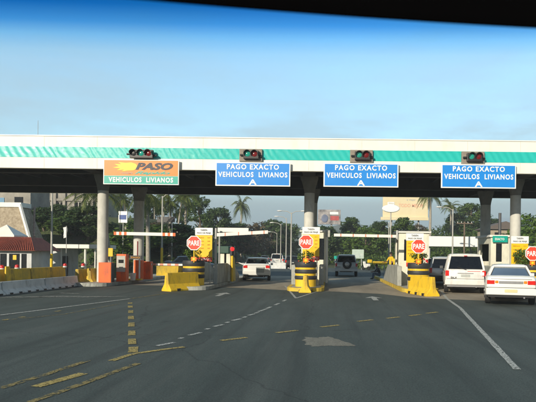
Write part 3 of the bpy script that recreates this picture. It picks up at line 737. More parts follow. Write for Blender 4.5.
def tariff(k, label):
    u, v = BX[k]; yy = 26.1; p = px(u,v,yy); r = thing('tariff_board', label, 'sign', (p.x,yy,.17), 0, 'tariff boards'); zt_ = p.z-.17
    wd, ht = .81, 1.42
    b = MB(); b.box(-wd/2,wd/2,0,.05,zt_-ht,zt_-.36); b.build('yellow_panel', M['board_yellow'], r, bevel=.008)
    b = MB(); b.box(-wd/2-.02,wd/2+.02,-.01,.06,zt_-.355,zt_); b.build('header', M['sign_white'], r, bevel=.008)
    text('TARIFA', .34, .085, 'lettering', M['ink'], r, (0,-.014,zt_-.11)); text('PASO DE PEAJE', .66, .09, 'lettering', M['ink'], r, (0,-.014,zt_-.26))
    for i in range(4): text(['VEHICULOS','LIVIANOS','PESADOS','MOTORES'][i], .34, .05, 'lettering', M['brown_ink'], r, (-.17,-.004,zt_-.48-i*.17)); text('$%d' % (15,30,60,5)[i], .13, .06, 'lettering', M['brown_ink'], r, (.24,-.004,zt_-.48-i*.17))
    b = MB(); b.box(-wd/2,wd/2,-.012,.05,zt_-ht-.2,zt_-ht-.004); b.build('red_strip', M['red'], r)
    text('PAGO EXACTO', .68, .10, 'lettering', M['sign_white'], r, (0,-.016,zt_-ht-.10))
    b = MB()
    for x in (-.3,.3): b.tube([(x,.085,0),(x,.085,zt_-.1)], .025, 8)
    b.each('post', M['galv'], r)
def guard_wall(x, y0, y1, zh, label):
    b = MB(); b.prism([(y0,0),(y1,0),(y1,zh*.72),(y1-.6,zh),(y0+1.0,zh),(y0,zh*.55)] if False else [(y0,0),(y1,0),(y1,.25),(y1-2.2,zh),(y0,zh)],'x',-.11,.11)
    tag(b.build('guard_wall', M['guard'], bevel=.03, loc=(x,0,.17)), label, 'wall', 'concrete guard walls on the islands')
def booth(x, y0, y1, wd, label, m='booth', zh=2.72, sign=None, winl=True):
    r = thing('toll_booth', label, 'toll booth', (x,y0,.17), 0, 'toll booths'); d = y1-y0; t = .07
    b = MB(); wz0, wz1 = 1.22, zh-.35
    # front wall with a window opening, then sides with a service window, back wall
    def wall_x(yy0,yy1,xa,xb,wx0,wx1):
        b.box(xa,xb,yy0,yy1,0,wz0); b.box(xa,xb,yy0,yy1,wz1,zh); b.box(xa,wx0,yy0,yy1,wz0,wz1); b.box(wx1,xb,yy0,yy1,wz0,wz1)
    wall_x(0,t,-wd/2,wd/2,-wd/2+.28,-wd/2+.60) if winl else wall_x(0,t,-wd/2,wd/2,.05,wd/2-.22)
    wall_x(d-t,d,-wd/2,wd/2,-wd/2+.25,wd/2-.25)
    for sx in (-1,1):
        xa, xb = (-wd/2,-wd/2+t) if sx < 0 else (wd/2-t,wd/2)
        b.box(xa,xb,t,d-t,0,1.0); b.box(xa,xb,t,d-t,wz1,zh); b.box(xa,xb,t,t+.3,1.0,wz1); b.box(xa,xb,d-t-.3,d-t,1.0,wz1)
    b.build('wall', M[m], r)
    b = MB(); b.box(-wd/2-.1,wd/2+.1,-.12,d+.12,zh,zh+.12); b.build('roof', M['white'], r, bevel=.015)
    b = MB(); b.box(-wd/2+t,wd/2-t,t,d-t,0,1.0-.02); b.build('counter', M['dark_steel'], r)
    b = MB(); (b.box(-wd/2+.28,-wd/2+.60,.025,.04,wz0,wz1) if winl else b.box(.05,wd/2-.22,.025,.04,wz0,wz1)); b.build('window', M['window_dark'], r)
    b = MB(); b.box(-wd/2+.25,wd/2-.25,d-.045,d-.03,wz0,wz1); b.build('window', M['glass_dark'], r)
    if sign:
        b = MB(); b.box(-wd/2+.05,.1,-.17,-.125,zh-.28,zh+.06); so = b.build('green_sign', M['teal'], r); text('EXACTO', .5,.13,'lettering',M['sign_white'],so,(-wd/2+.42,-.175,zh-.11))
where = {'left':'left of the braking white sedan','middle':'around the middle column','right':'left of the queueing white van','far right':'at the right edge'}
for i, (k, x) in enumerate(ISL.items()):
    if k == 'far left': continue
    planter(px(PX[k][0],243,25.3).x, 25.3, {'left':'black and yellow tyre planter with few leaves, left of the braking white sedan','middle':'black and yellow tyre planter with red flowers before the middle column','right':'black and yellow tyre planter beside the queueing white van','far right':'black and yellow tyre planter with a big bush at the right edge'}[k], 10+i)
    stop_sign(k, {'left':'red octagonal PARE sign left of the braking white sedan','middle':'red octagonal PARE sign in front of the middle column','right':'red octagonal PARE sign left of the white van','far right':'red octagonal PARE sign cut by the right edge'}[k])
    tariff(k, {'left':'yellow tariff board with red strip, free-standing left of the white sedan','middle':'yellow tariff board fixed before the middle canopy column','right':'yellow tariff board before the cream booth with a dark window','far right':'yellow tariff board behind the bush at the far right'}[k])
    for sx in (-1,1):
        guard_wall(x+sx*.68, 26.5, 33.0, .98, 'sloping grey guard wall on the %s side of the toll island %s' % ('left' if sx < 0 else 'right', where[k]))
p = px(226,283,29.2); r = thing('toll_cabinet','narrow cream coin cabinet under a dark green hood, left of the white sedan','toll cabinet',(p.x,29.2,.17))
b = MB(); b.box(-.33,-.11,0,.5,0,1.5); b.box(.0,.22,0,.5,0,1.5); b.each('pillar', M['booth'], r, bevel=.02)
b = MB(); b.box(-.11,.0,.1,.45,0,1.5); b.build('coin_panel', M['window_dark'], r)
b = MB(); b.prism([(.24,0),(.42,0),(.36,1.25),(.24,1.4)],'y',.0,.6); b.build('yellow_side', M['yellow_worn'], r, bevel=.02)
b = MB(); b.box(-.50,.16,-.1,.7,1.5,1.9); b.build('hood', mat('dark_green_paint',(.02,.07,.05),.5), r, bevel=.04)
booth(-.72,29.2,31.4,1.45,'toll booth hidden behind the middle column',winl=False)
booth(4.64,29.2,30.9,1.62,'cream toll booth with narrow dark window, yellow-shirted man behind it')
booth(9.55,29.2,31.8,1.5,'cream toll booth under a small green sign, right of the white van',zh=2.55,sign=True)

# lane bars
def bar(a, b_, th, segs, mats, name, label, cat='barrier arm'):
    a = Vector(a); b_ = Vector(b_); d = (b_-a)/segs
    mb = MB()
    for i in range(segs):
        p, q = a+d*i, a+d*(i+1)
        mb.add([(p.x,p.y-.03,p.z-th/2),(q.x,q.y-.03,q.z-th/2),(q.x,q.y+.03,q.z-th/2),(p.x,p.y+.03,p.z-th/2),(p.x,p.y-.03,p.z+th/2),(q.x,q.y-.03,q.z+th/2),(q.x,q.y+.03,q.z+th/2),(p.x,p.y+.03,p.z+th/2)],
               [(0,3,2,1),(4,5,6,7),(0,1,5,4),(1,2,6,5),(2,3,7,6),(3,0,4,7)], mats[i][1])
    return mb
# lane one: hanging clearance bar with orange and white ends
a, b_ = px(114,233.3,27.4), px(175.5,234.6,27.4)
pat = [(0,k) for k in (1,0,1,0,1,0)]+[(0,0)]*12+[(0,k) for k in (0,1,0,1,0,1)]
r = thing('clearance_bar','hanging white clearance bar with orange striped ends over the first lane','clearance bar',(0,0,0))
bar(a,b_,.16,24,pat,'','').build('bar',[M['white'],M['orange']],r)
wb = MB()
for u in (120,168):
    p = px(u,233,27.4); wb.tube([(p.x,27.4,p.z+.08),(p.x,27.4,zt-.56)],.012,6)
wb.each('hanging_wire',M['wire'],r)
a, b_ = px(217,234.8,27.4), px(268,232.0,27.4)
r = thing('clearance_bar','white clearance bar with red marks over the braking white sedan','clearance bar',(0,0,0))
pat = [(0,1 if i in (7,19,31,42) else 0) for i in range(46)]
bar(a,b_,.17,46,pat,'','').build('bar',[M['white'],M['faded_red']],r)
mb = MB(); p = px(216,233,27.4); mb.tube([(p.x,27.4,.17),(p.x,27.4,p.z+.25)],.06,10); mb.build('post',M['galv'],r)
a, b_ = px(334,235.0,27.4), px(396,236.3,27.4)
r = thing('clearance_bar','white clearance bar with red marks reaching over the silver jeep lane','clearance bar',(0,0,0))
pat = [(0,1 if i in (5,15,25,35,46) else 0) for i in range(50)]
bar(a,b_,.14,50,pat,'','').build('bar',[M['white'],M['faded_red']],r)
mb = MB(); mb.tube([(b_.x+.06,27.4,b_.z-.12),(b_.x+.06,27.4,b_.z+.3)],.06,10); mb.build('post',M['galv'],r)
# white boards behind the second bar
p = px(233,230.0,27.8); r = thing('overhead_board','small blank white board just above the clearance bar of the second lane','sign',(p.x,27.8,0))
mb = MB(); mb.box(-.78,.80,-.04,.04,p.z-.11,p.z+.11); mb.build('panel',M['white'],r)
mb = MB(); [mb.tube([(x,.06,0),(x,.06,p.z+.1)],.045,8) for x in (-.70,)]; mb.each('post',M['galv'],r)
# ------------------------------------------------------------------ first lane equipment
def box_thing(name, label, cat, u, v0, v1, Y, wd, dp, m, group=None, bevel=.02, zb_=0.17):
    p = px(u,v0,Y); r = thing(name,label,cat,(p.x,Y,zb_),0,group); hgt = p.z-zb_
    mb = MB(); mb.box(-wd/2,wd/2,0,dp,0,hgt); mb.build('body',m,r,bevel=bevel); return r, hgt
r, hh = box_thing('column_guard','orange steel guard box at the foot of the left column','column guard',104.8,262.5,283,26.55,.62,.4,M['orange'])
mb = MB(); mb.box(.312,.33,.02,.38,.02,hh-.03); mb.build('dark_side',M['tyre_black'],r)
r, hh = box_thing('ticket_machine','orange ticket machine with a grey front panel','ticket machine',121.3,254,281,27.6,.5,.4,M['orange'])
mb = MB(); mb.box(-.235,.215,-.02,-.002,.50,hh-.10); mb.build('front_panel',M['grey_panel'],r,bevel=.01)
mb = MB(); mb.box(-.13,.13,-.03,-.021,.95,1.12); mb.build('screen',M['window_dark'],r); mb = MB(); mb.box(-.1,.1,-.035,-.021,.72,.76); mb.build('slot',M['black'],r)
r, hh = box_thing('gate_cabinet','tall orange barrier cabinet next to the white post','barrier cabinet',137.5,260,280,29.5,.42,.45,M['orange'],'orange barrier cabinets')
mb = MB(); mb.box(.10,.17,-.09,-.02,0,hh+.05); mb.build('white_post',M['white'],r)
mb = MB(); mb.box(-.62,.35,-.45,-.1,0,.08); mb.build('yellow_foot',M['yellow'],r,bevel=.03)
r, hh = box_thing('gate_cabinet','orange barrier cabinet carrying the lowered white arm','barrier cabinet',146.3,261.5,280,30.2,.5,.4,M['orange'],'orange barrier cabinets')
a, b_ = px(149,264.2,30.4), px(183,264.8,30.4)
o = bar(a-r.location,b_-r.location,.11,9,[(0,i%2) for i in range(9)],'','').build('arm',[M['white'],M['faded_red']],r); o.location = (0,-.1,0)
r, hh = box_thing('bucket','small white bucket by the orange cabinets','bucket',133,273,280,28.9,.02,.02,M['white'])
mb = MB(); mb.lathe([(.12,.0),(.16,hh)],16,(0,0,.002)); mb.build('pail',M['white'],r,smooth=True)
p = px(135.5,257.5,30.5); r = thing('display_board','small black display with amber letters above the orange cabinets','display',(p.x,30.5,.17))
mb = MB(); mb.box(-.33,.33,0,.1,p.z-.17-.11,p.z-.17+.11); mb.build('case',M['black'],r)
text('PASO',.5,.1,'lettering',M['brown_ink'],r,(0,-.008,p.z-.17)); mb = MB(); mb.tube([(0,.05,0),(0,.05,p.z-.3)],.04,8); mb.build('post',M['dark_steel'],r)
mb = MB(); mb.tube([(.1,.05,p.z-.06),(.1,.05,p.z+.75)],.035,8); mb.build('red_mast',mat('dark_red_paint',(.2,.02,.02),.5),r)
p = px(110.5,252.3,31); r = thing('yellow_sign','small plain yellow sign between the left column and the ticket machine','sign',(p.x,31,.17))
mb = MB(); mb.box(-.13,.13,0,.03,p.z-.17-.24,p.z-.17+.24); mb.build('panel',M['board_yellow'],r,bevel=.01); mb = MB(); mb.tube([(0,.05,0),(0,.05,p.z-.2)],.025,8); mb.build('post',M['galv'],r)

# small signal with red lamp by the second lane booth
p = px(232.3,249,28.85); r = thing('traffic_light','small lane signal with a lit red lamp beside the white sedan','traffic light',(p.x,28.85,.17)); z = p.z-.17
mb = MB(); mb.box(-.13,.13,0,.2,z-.35,z+.17); mb.build('housing',M['black'],r,bevel=.02)
mb = MB(); mb.lathe([(0,-.03),(.10,-.02),(.11,0)],16,(0,-.002,z),'y'); mb.build('lens',M['red_lit'],r,smooth=True)
mb = MB(); mb.tube([(0,.1,0),(0,.1,z-.35)],.05,8); mb.build('post',M['yellow_post'],r)
p = px(327,236,30); r = thing('camera_post','white post with a grey box right of the middle column','camera post',(p.x,28.7,.17)); z = p.z-.17
mb = MB(); mb.tube([(0,0,0),(0,0,z+.3)],.05,10); mb.build('post',M['white'],r); mb = MB(); mb.box(-.09,.16,-.16,-.052,z-.1,z+.25); mb.build('box',M['grey_panel'],r,bevel=.01)
mb = MB()
for i, (u, yy) in enumerate(((390.3,31.6),(394.2,31.3))):
    p = px(u,258.5,yy); mb2 = MB(); mb2.tube([(0,0,0),(0,0,p.z-.17)],.055,12); o = mb2.build('bollard',M['yellow_post'],loc=(p.x,yy,.17),smooth=True)
    tag(o,'yellow pipe bollard by the booth, '+('farther from' if i == 0 else 'nearer to')+' its wall','bollard','yellow bollards by the booth')

# ------------------------------------------------------------------ vehicles
def rrect(hw, y0, y1, z): return None
def vehicle(name, label, cat, s, loc, rz=0, group=None):
    """rear at local y=0, nose towards +Y"""
    r = thing(name,label,cat,loc,rz,group)
    Lc,Wd,Hh = s['L'],s['W'],s['H']; w = Wd/2; zb0 = s.get('zb',.24); tz,bz,hz = s['tail'],s['belt'],s['hood']
    yb0,yr0,yr1,yb1 = s['gy']; wr = s.get('wr',w*.78); paint = M[s['paint']]
    st = [(0,.86,zb0+.16,tz-.12),(.03,.93,zb0+.09,tz-.05),(.12,.985,zb0+.02,tz-.01),(max(.3,yb0*.6),1,zb0,tz),(max(.45,yb0),1,zb0,bz),((yb0+yb1)/2,1,zb0,bz),(yb1,1,zb0,bz-.01),(yb1+.12,.995,zb0,hz+.01),(Lc-.6,.97,zb0,hz-.04),(Lc-.18,.92,zb0+.02,hz-.1),(Lc-.04,.84,zb0+.08,hz-.2),(Lc,.74,zb0+.14,hz-.28)]
    vs, fs = [], []; n = 0
    for (y,f,z0,z1) in st:
        hw = w*f; hgt = z1-z0
        half = [(.80*hw,z0),(.93*hw,z0+.03),(.985*hw,z0+.12*hgt),(hw,z0+.32*hgt),(1.0*hw,z0+.62*hgt),(.975*hw,z0+.86*hgt),(.945*hw,z1-.035),(.89*hw,z1),(.45*hw,z1+.014)]
        ring = half+[(-x,z) for x,z in reversed(half)]; n = len(ring)
        vs += [(x,y,z) for x,z in ring]
    for i in range(len(st)-1):
        for k in range(n): fs.append((i*n+k,i*n+(k+1)%n,(i+1)*n+(k+1)%n,(i+1)*n+k))
    fs.append(tuple(range(n))); e_ = (len(st)-1)*n; fs.append(tuple(range(e_,e_+n)))
    mb = MB(); mb.add(vs,fs); body = mb.build('body',paint,r,smooth=True)
    wrd = s.get('wheel',.30); wy = s.get('axles',(.85,Lc-.85))
    cut = MB()
    for y in wy:
        for sx in (-1,1): cut.lathe([(wrd+.055,sx*w*.62),(wrd+.055,sx*(w+.2))],24,(0,y,wrd),'x')
    co = cut.build('cutter',M['underbody']); md = body.modifiers.new('b','BOOLEAN'); md.object = co; md.operation = 'DIFFERENCE'; md.solver = 'EXACT'
    dg = bpy.context.evaluated_depsgraph_get(); me = bpy.data.meshes.new_from_object(body.evaluated_get(dg)); body.modifiers.clear(); body.data = me
    bpy.data.objects.remove(co)
    me.polygons.foreach_set('use_smooth',[True]*len(me.polygons)); me.set_sharp_from_angle(angle=R(35))
    ub = MB(); ub.box(-w*.6,w*.6,.25,Lc-.25,zb0-.05,zb0+.04); ub.build('underbody',M['underbody'],r)
    for y in wy:
        for sx in (-1,1):
            x0 = sx*(w-.20); x1 = sx*(w-.01); t = MB(); a,b2 = (x0,x1)
            t.lathe([(wrd*.6,a),(wrd*.93,a),(wrd,a+(b2-a)*.12),(wrd,a+(b2-a)*.88),(wrd*.93,b2),(wrd*.62,b2)],24,(0,0,0),'x')
            wh = t.build('wheel',M['rubber'],r,smooth=True,loc=(0,y,wrd))
            t = MB(); t.lathe([(wrd*.62,b2-sx*.03),(wrd*.6,b2+sx*.003),(wrd*.5,b2-sx*.012),(wrd*.2,b2-sx*.02),(wrd*.1,b2)],20,(0,0,0),'x'); t.build('rim',M['rim'],wh,smooth=True)
    # greenhouse: pillars, roof, panes
    wb = w*.915; zr = Hh-.055
    B = lambda sx,y: Vector((sx*wb,y,bz-.03)); 
    def rp(sx,y): return Vector((sx*wr,y,zr))
    pm = MB()
    def pillar(p,q,ww,dp):
        p,q = Vector(p),Vector(q)
        for sgn in (1,): pass
        vs=[]
        for c in (p,q):
            sx = 1 if c.x > 0 else -1
            for dx,dy in ((0,-ww),(0,ww),(-sx*dp,ww),(-sx*dp,-ww)): vs.append((c.x+dx,c.y+dy,c.z))
        pm.add(vs,[(0,1,2,3),(4,7,6,5),(0,4,5,1),(1,5,6,2),(2,6,7,3),(3,7,4,0)])
    mids = s.get('mids',(.5,))
    for sx in (-1,1):
        pillar(B(sx,yb0+.06),rp(sx,yr0+.06),s.get('cp',.08),.07); pillar(B(sx,yb1-.05),rp(sx,yr1-.05),.045,.06)
        for t in mids: pillar(B(sx,yb0+(yb1-yb0)*t),rp(sx,yr0+(yr1-yr0)*t),.04,.05)
    pm.each('pillar',paint,r,bevel=.02)
    rm = MB(); vs, fs = [], []; ny = 7
    for j in range(ny+1):
        t = j/ny; y = yr0-.05+(yr1-yr0+.08)*t; drop = .035*abs(2*t-1)**3
        ring = [(wr+.012,zr-.03-drop*.4),(wr+.005,zr+.012-drop),(wr*.88,zr+.04-drop),(wr*.45,zr+.055-drop),(-wr*.45,zr+.055-drop),(-wr*.88,zr+.04-drop),(-wr-.005,zr+.012-drop),(-wr-.012,zr-.03-drop*.4)]
        vs += [(x,y,z) for x,z in ring]
    for j in range(ny):
        for k in range(8): fs.append((j*8+k,j*8+(k+1)%8,(j+1)*8+(k+1)%8,(j+1)*8+k))
    fs += [tuple(range(8)),tuple(range(ny*8,ny*8+8))]; rm.add(vs,fs); rm.build('roof',paint,r,smooth=True)
    gl = M[s.get('glass','glass')]
    def pane(nm,pts,mm=gl):
        g = MB(); g.add(pts,[tuple(range(len(pts)))]); return g.build(nm,mm,r)
    k = .03
    pane('rear_window',[(-wb+k,yb0+.01,bz-.02),(wb-k,yb0+.01,bz-.02),(wr-k,yr0+.005,zr-.01),(-wr+k,yr0+.005,zr-.01)])
    # painted frame round the rear window
    fr = MB()
    def pt(a,t): return Vector((a*lerp(wb,wr,t), yb0+(yr0-yb0)*t-.012, bz-.02+(zr+.01-bz)*t))
    for (a0,t0,a1,t1,a2,t2,a3,t3) in ((-1,0,-.90,0,-.88,1,-1,1),(.90,0,1,0,1,1,.88,1),(-.93,0,.93,0,.93,.07,-.93,.07),(-.93,.89,.93,.89,.93,1,-.93,1)):
        fr.add([pt(a0,t0),pt(a1,t1),pt(a2,t2),pt(a3,t3)],[(0,1,2,3)])
    fo = fr.build('rear_window_frame',paint,r); sd_ = fo.modifiers.new('s','SOLIDIFY'); sd_.thickness = .02
    pane('windscreen',[(-wb+k,yb1,bz-.02),(wb-k,yb1,bz-.02),(wr-k,yr1,zr),(-wr+k,yr1,zr)])
    for sx in (-1,1):
        ts = [.0]+list(mids)+[1.0]
        for t0,t1 in zip(ts,ts[1:]):
            d = .015; pane('side_window',[(sx*(wb-d),yb0+(yb1-yb0)*t0+.05,bz-.02),(sx*(wb-d),yb0+(yb1-yb0)*t1-.03,bz-.02),(sx*(wr-d),yr0+(yr1-yr0)*t1-.03,zr),(sx*(wr-d),yr0+(yr1-yr0)*t0+.05,zr)])
        ym = yb1-.25; mm = MB(); mm.box(sx*(w+.0),sx*(w+.16),ym-.04,ym+.06,bz-.04,bz+.10); mm.build('mirror',M[s.get('mirror',s['paint'])],r,bevel=.02)
        hb = MB(); 
        for t in (.2,.62): yy = yb0+(yb1-yb0)*t; hb.box(sx*(w-.012),sx*(w+.015),yy,yy+.16,bz-.16,bz-.12)
        hb.each('door_handle',M['chrome'],r)
    # seats
    sb = MB()
    for x in (-.36,.36):
        for y in s.get('seats',(yb0+.75,(yb0+yb1)/2+.45)):
            sb.box(x-.23,x+.23,y,y+.14,bz+.03,bz+.17); sb.box(x-.11,x+.11,y+.01,y+.11,bz+.19,bz+.33)
    ps = MB(); ps.box(-wb+.06,wb-.06,yb0+.06,yb1-.06,bz+.016,bz+.028); ps.build('parcel_shelf',M['underbody'],r)
    sb.each('seat',M['seat'],r,bevel=.03)
    # seams, gasket, wiper, exhaust
    sm_ = MB()
    for sx in (-1,1):
        for t in (0.02,.5,.98): yy = yb0+(yb1-yb0)*t+.05; sm_.box(sx*(w-.03),sx*(w+.002),yy-.006,yy+.006,zb0+.2,bz-.06)
    sm_.each('door_seam',M['underbody'],r)
    ex_ = MB(); ex_.tube([(w*.5,-.06,zb0+.01),(w*.5,.4,zb0+.01)],.028,10); ex_.build('exhaust_pipe',M['chrome'],r)
    gk = MB()
    for (a0,t0,a1,t1,a2,t2,a3,t3) in ((-.905,.06,-.885,.06,-.865,.90,-.885,.90),(.885,.06,.905,.06,.885,.90,.865,.90),(-.9,.065,.9,.065,.9,.09,-.9,.09),(-.88,.875,.88,.875,.88,.9,-.88,.9)):
        gk.add([pt(a0,t0)+Vector((0,-.018,0)),pt(a1,t1)+Vector((0,-.018,0)),pt(a2,t2)+Vector((0,-.018,0)),pt(a3,t3)+Vector((0,-.018,0))],[(0,1,2,3)])
    gk.each('window_gasket',M['black'],r)
    if s['gy'][1]-s['gy'][0] < .3: wp_ = MB(); q0, q1 = pt(.05,.03)+Vector((0,-.03,0)), pt(-.45,.2)+Vector((0,-.03,0)); wp_.tube([q0,q1],.014,6); wp_.build('wiper',M['black'],r)
    # rear lamps, bumper, plate, trims: (name, x0,x1,z0,z1,material,depth,mirrored)
    for nm,x0,x1,z0,z1,mm,dp,both in s['rear']:
        for sx in ((-1,1) if both else (1,)):
            b = MB(); xa,xb = sorted((sx*x0,sx*x1)); b.box(xa,xb,-dp,.10 if dp < .05 else .2,z0,z1); b.build(nm,M[mm],r,bevel=min(.02,(z1-z0)*.2))
    return r
sedan = dict(L=4.27,W=1.67,H=1.39,zb=.27,tail=1.0,belt=.93,hood=.86,gy=(.62,1.02,2.35,3.05),wr=.57,paint='car_white',wheel=.29,axles=(.88,3.35),cp=.07,
    rear=[('tail_light',.52,.775,.71,.85,'tail_red',.012,1),('indicator',.40,.517,.74,.84,'tail_orange',.012,1),('garnish',-.395,.395,.73,.83,'chrome',.008,0),('bumper',-.80,.80,.36,.585,'car_white',.06,0),('bumper_skirt',-.74,.74,.27,.355,'underbody',.02,0),('number_plate',-.21,.21,.44,.555,'plate',.066,0),('boot_line',-.66,.66,.888,.9,'underbody',.012,0),('bumper_strip',-.79,.79,.60,.612,'underbody',.02,0)])
p = px(508.8,305,18.3)
c1 = vehicle('sedan','white sedan nearest the camera at right, red tail lamps and yellowish plate','car',sedan,(p.x,18.1,.017),R(-15.5))
sed2 = dict(sedan); sed2.update(W=1.73,H=1.44,tail=1.06,belt=.96,zb=.27,glass='glass',L=4.5,gy=(.55,1.0,2.45,3.2),wr=.60,axles=(.9,3.5),rear=[('tail_light',.55,.80,.78,.95,'tail_red',.012,1),('bumper',-.83,.83,.36,.60,'car_white',.06,0),('bumper_skirt',-.76,.76,.28,.355,'underbody',.02,0),('number_plate',-.05,.46,.50,.86,'plate_grey',.064,0),('boot_line',-.68,.68,.955,.967,'underbody',.012,0)])  # number_plate here is a broad grey panel right of the boot centre
p = px(256.5,279,33.0)
c2 = vehicle('sedan','white sedan stopped at the second lane booth, driver reaching out','car',sed2,(p.x,33.0,.012),R(6.5))
van = dict(L=4.75,W=1.80,H=1.78,zb=.30,tail=1.08,belt=1.06,hood=1.0,gy=(.06,.26,3.3,4.2),wr=.68,paint='car_white_dusty',glass='glass_dark',wheel=.32,axles=(.95,3.8),cp=.09,mids=(.36,.68),seats=(1.0,2.0,3.0),mirror='car_white_dusty',
    rear=[('tail_light',.70,.86,.78,1.02,'tail_red',.014,1),('bumper',-.88,.88,.40,.60,'car_white_dusty',.09,0),('bumper_skirt',-.8,.8,.3,.395,'chrome',.04,0),('number_plate',-.2,.2,.74,.86,'plate_grey',.014,0),('emblem_strip',.08,.62,.985,1.005,'tail_red',.008,0),('handle_bar',-.34,.34,.885,.92,'chrome',.012,0),('gate_line',-.80,.80,.655,.668,'underbody',.010,0),('high_brake_light',-.07,.07,1.655,1.685,'tail_red',-.17,0)])
p = px(466,288,23.3)
c3 = vehicle('minivan','dusty white minivan with a wide dark rear window in the right queue','van',van,(p.x+.05,23.6,.012),R(-11))
text('DLX',.26,.07,'lettering',M['ink'],c3,(-.50,-.05,.72))
suv = dict(L=4.2,W=1.72,H=1.70,zb=.40,tail=1.10,belt=1.08,hood=1.05,gy=(.05,.22,2.5,3.0),wr=.64,paint='car_silver',glass='glass_dark',wheel=.35,axles=(.8,3.3),cp=.08,mids=(.36,.68),
    rear=[('tail_light',.70,.83,.78,1.03,'tail_red',.012,1),('bumper',-.84,.84,.42,.62,'car_silver',.08,0),('number_plate',-.78,-.42,.70,.80,'plate_grey',.014,0)])
p = px(346,280,41.5)
c4 = vehicle('jeep','silver jeep with a round spare wheel on its back door','car',suv,(p.x,41.0,.012),R(-2))
b = MB(); b.lathe([(.10,-.16),(.25,-.20),(.33,-.17),(.35,-.10),(.33,-.02)],26,(.06,0,.95),'y'); sp = b.build('spare_wheel',M['rubber'],c4,smooth=True)
b = MB(); b.lathe([(.0,-.215),(.15,-.21),(.18,-.19)],20,(.06,0,.95),'y'); b.build('wheel_cover',M['rim'],sp,smooth=True)
wag = dict(suv); wag.update(W=1.72,H=1.62,paint='car_silver',wheel=.32,zb=.32,tail=1.0,belt=.98,rear=[('tail_light',.68,.83,.72,1.0,'tail_red',.014,1),('bumper',-.84,.84,.38,.58,'car_black',.07,0),('number_plate',-.2,.2,.66,.76,'plate_grey',.014,0)])
p = px(442,285,29.8)
vehicle('hatchback','silver hatchback with red lamps just ahead of the white minivan','car',wag,(p.x+.1,29.6,.012),R(-9))
blk = dict(wag); blk.update(paint='car_black',H=1.5,mirror='car_black'); p = px(431,280,35.5)
vehicle('hatchback','black car at the front of the right queue','car',blk,(p.x,35.0,.012),R(-8))
gry = dict(sed2); gry.update(paint='car_grey',glass='glass_dark',rear=[('tail_light',.55,.80,.78,.95,'tail_red',.012,1),('bumper',-.83,.83,.36,.60,'car_grey',.06,0),('number_plate',-.2,.2,.66,.78,'plate_grey',.014,0)])
vehicle('sedan','grey car seen side-on through the orange toll equipment','car',gry,(-12.6,41.8,.012),R(-78))
G2 = 'traffic far beyond the toll'
p = px(277,262,72); vehicle('minivan','white van far down the road, left of the middle planter','van',dict(van,paint='car_white'),(p.x,72,.006),R(6),G2)
p = px(283,259,84); vehicle('sedan','dark blue car far beyond the toll lanes near the lamp posts','car',dict(gry,paint='car_blue'),(p.x,88,.006),R(6),G2)
p = px(293,259,64); vehicle('hatchback','dark car far down the road beside the middle island','car',dict(blk),(p.x,63,.006),R(5),G2)
p = px(264,259,95); vehicle('sedan','white car farthest down the road over the sedan roof','car',dict(gry,paint='car_white'),(p.x,96,.006),R(6),G2)
for u, v, Y, lb in ((2,267,21.5,'at the left edge of the photo'),(17,267,22.5,'under the red-roofed kiosk'),(65,267,26,'below the white shelter'),(83,267,26.6,'nearest the left column')):
    p = px(u,v,Y); r = thing('warning_lamp','small red warning lamp on the yellow barrier '+lb,'warning lamp',(p.x,Y,.93),0,'red lamps on the left barriers')
    mb = MB(); mb.lathe([(.09,-.02),(.09,.05)],12); mb.build('base',M['plaster'],r); mb = MB(); mb.lathe([(.085,.051),(.09,.10),(.06,.16),(0,.18)],14); mb.build('lens',M['tail_red'],r,smooth=True)
# ------------------------------------------------------------------ people
def person(name, label, J, E, loc, rz=0):
    """J: joint -> (pos, radius); E: (joint a, joint b, material)"""
    keys = list(J); me = bpy.data.meshes.new(name)
    me.from_pydata([J[k][0] for k in keys], [(keys.index(a),keys.index(b)) for a,b,_ in E], [])
    o = bpy.data.objects.new(name, me); C.objects.link(o)
    sk = o.modifiers.new('skin','SKIN'); 
    for i, k in enumerate(keys):
        v = me.skin_vertices[0].data[i]; rr = J[k][1]; v.radius = rr if hasattr(rr,'__len__') else (rr,rr); v.use_root = (k == 'pelvis')
    ss = o.modifiers.new('sub','SUBSURF'); ss.levels = 1; ss.render_levels = 1
    dg = bpy.context.evaluated_depsgraph_get(); m2 = bpy.data.meshes.new_from_object(o.evaluated_get(dg)); o.modifiers.clear(); o.data = m2; m2.name = name
    names = []; 
    for _,_,m in E:
        if m not in names: names.append(m)
    m2.materials.clear()
    for m in names: m2.materials.append(M[m])
    segs = [(Vector(J[a][0]),Vector(J[b][0]),names.index(m)) for a,b,m in E]
    for f in m2.polygons:
        c = f.center; best = None
        for a,b,m in segs:
            d = b-a; t = max(0,min(1,(c-a).dot(d)/max(d.length_squared,1e-9))); q = (c-(a+d*t)).length
            if best is None or q < best[0]: best = (q,m)
        f.material_index = best[1]; f.use_smooth = True
    o.location = loc; o.rotation_euler = (0,0,rz); tag(o,label,'person'); return o
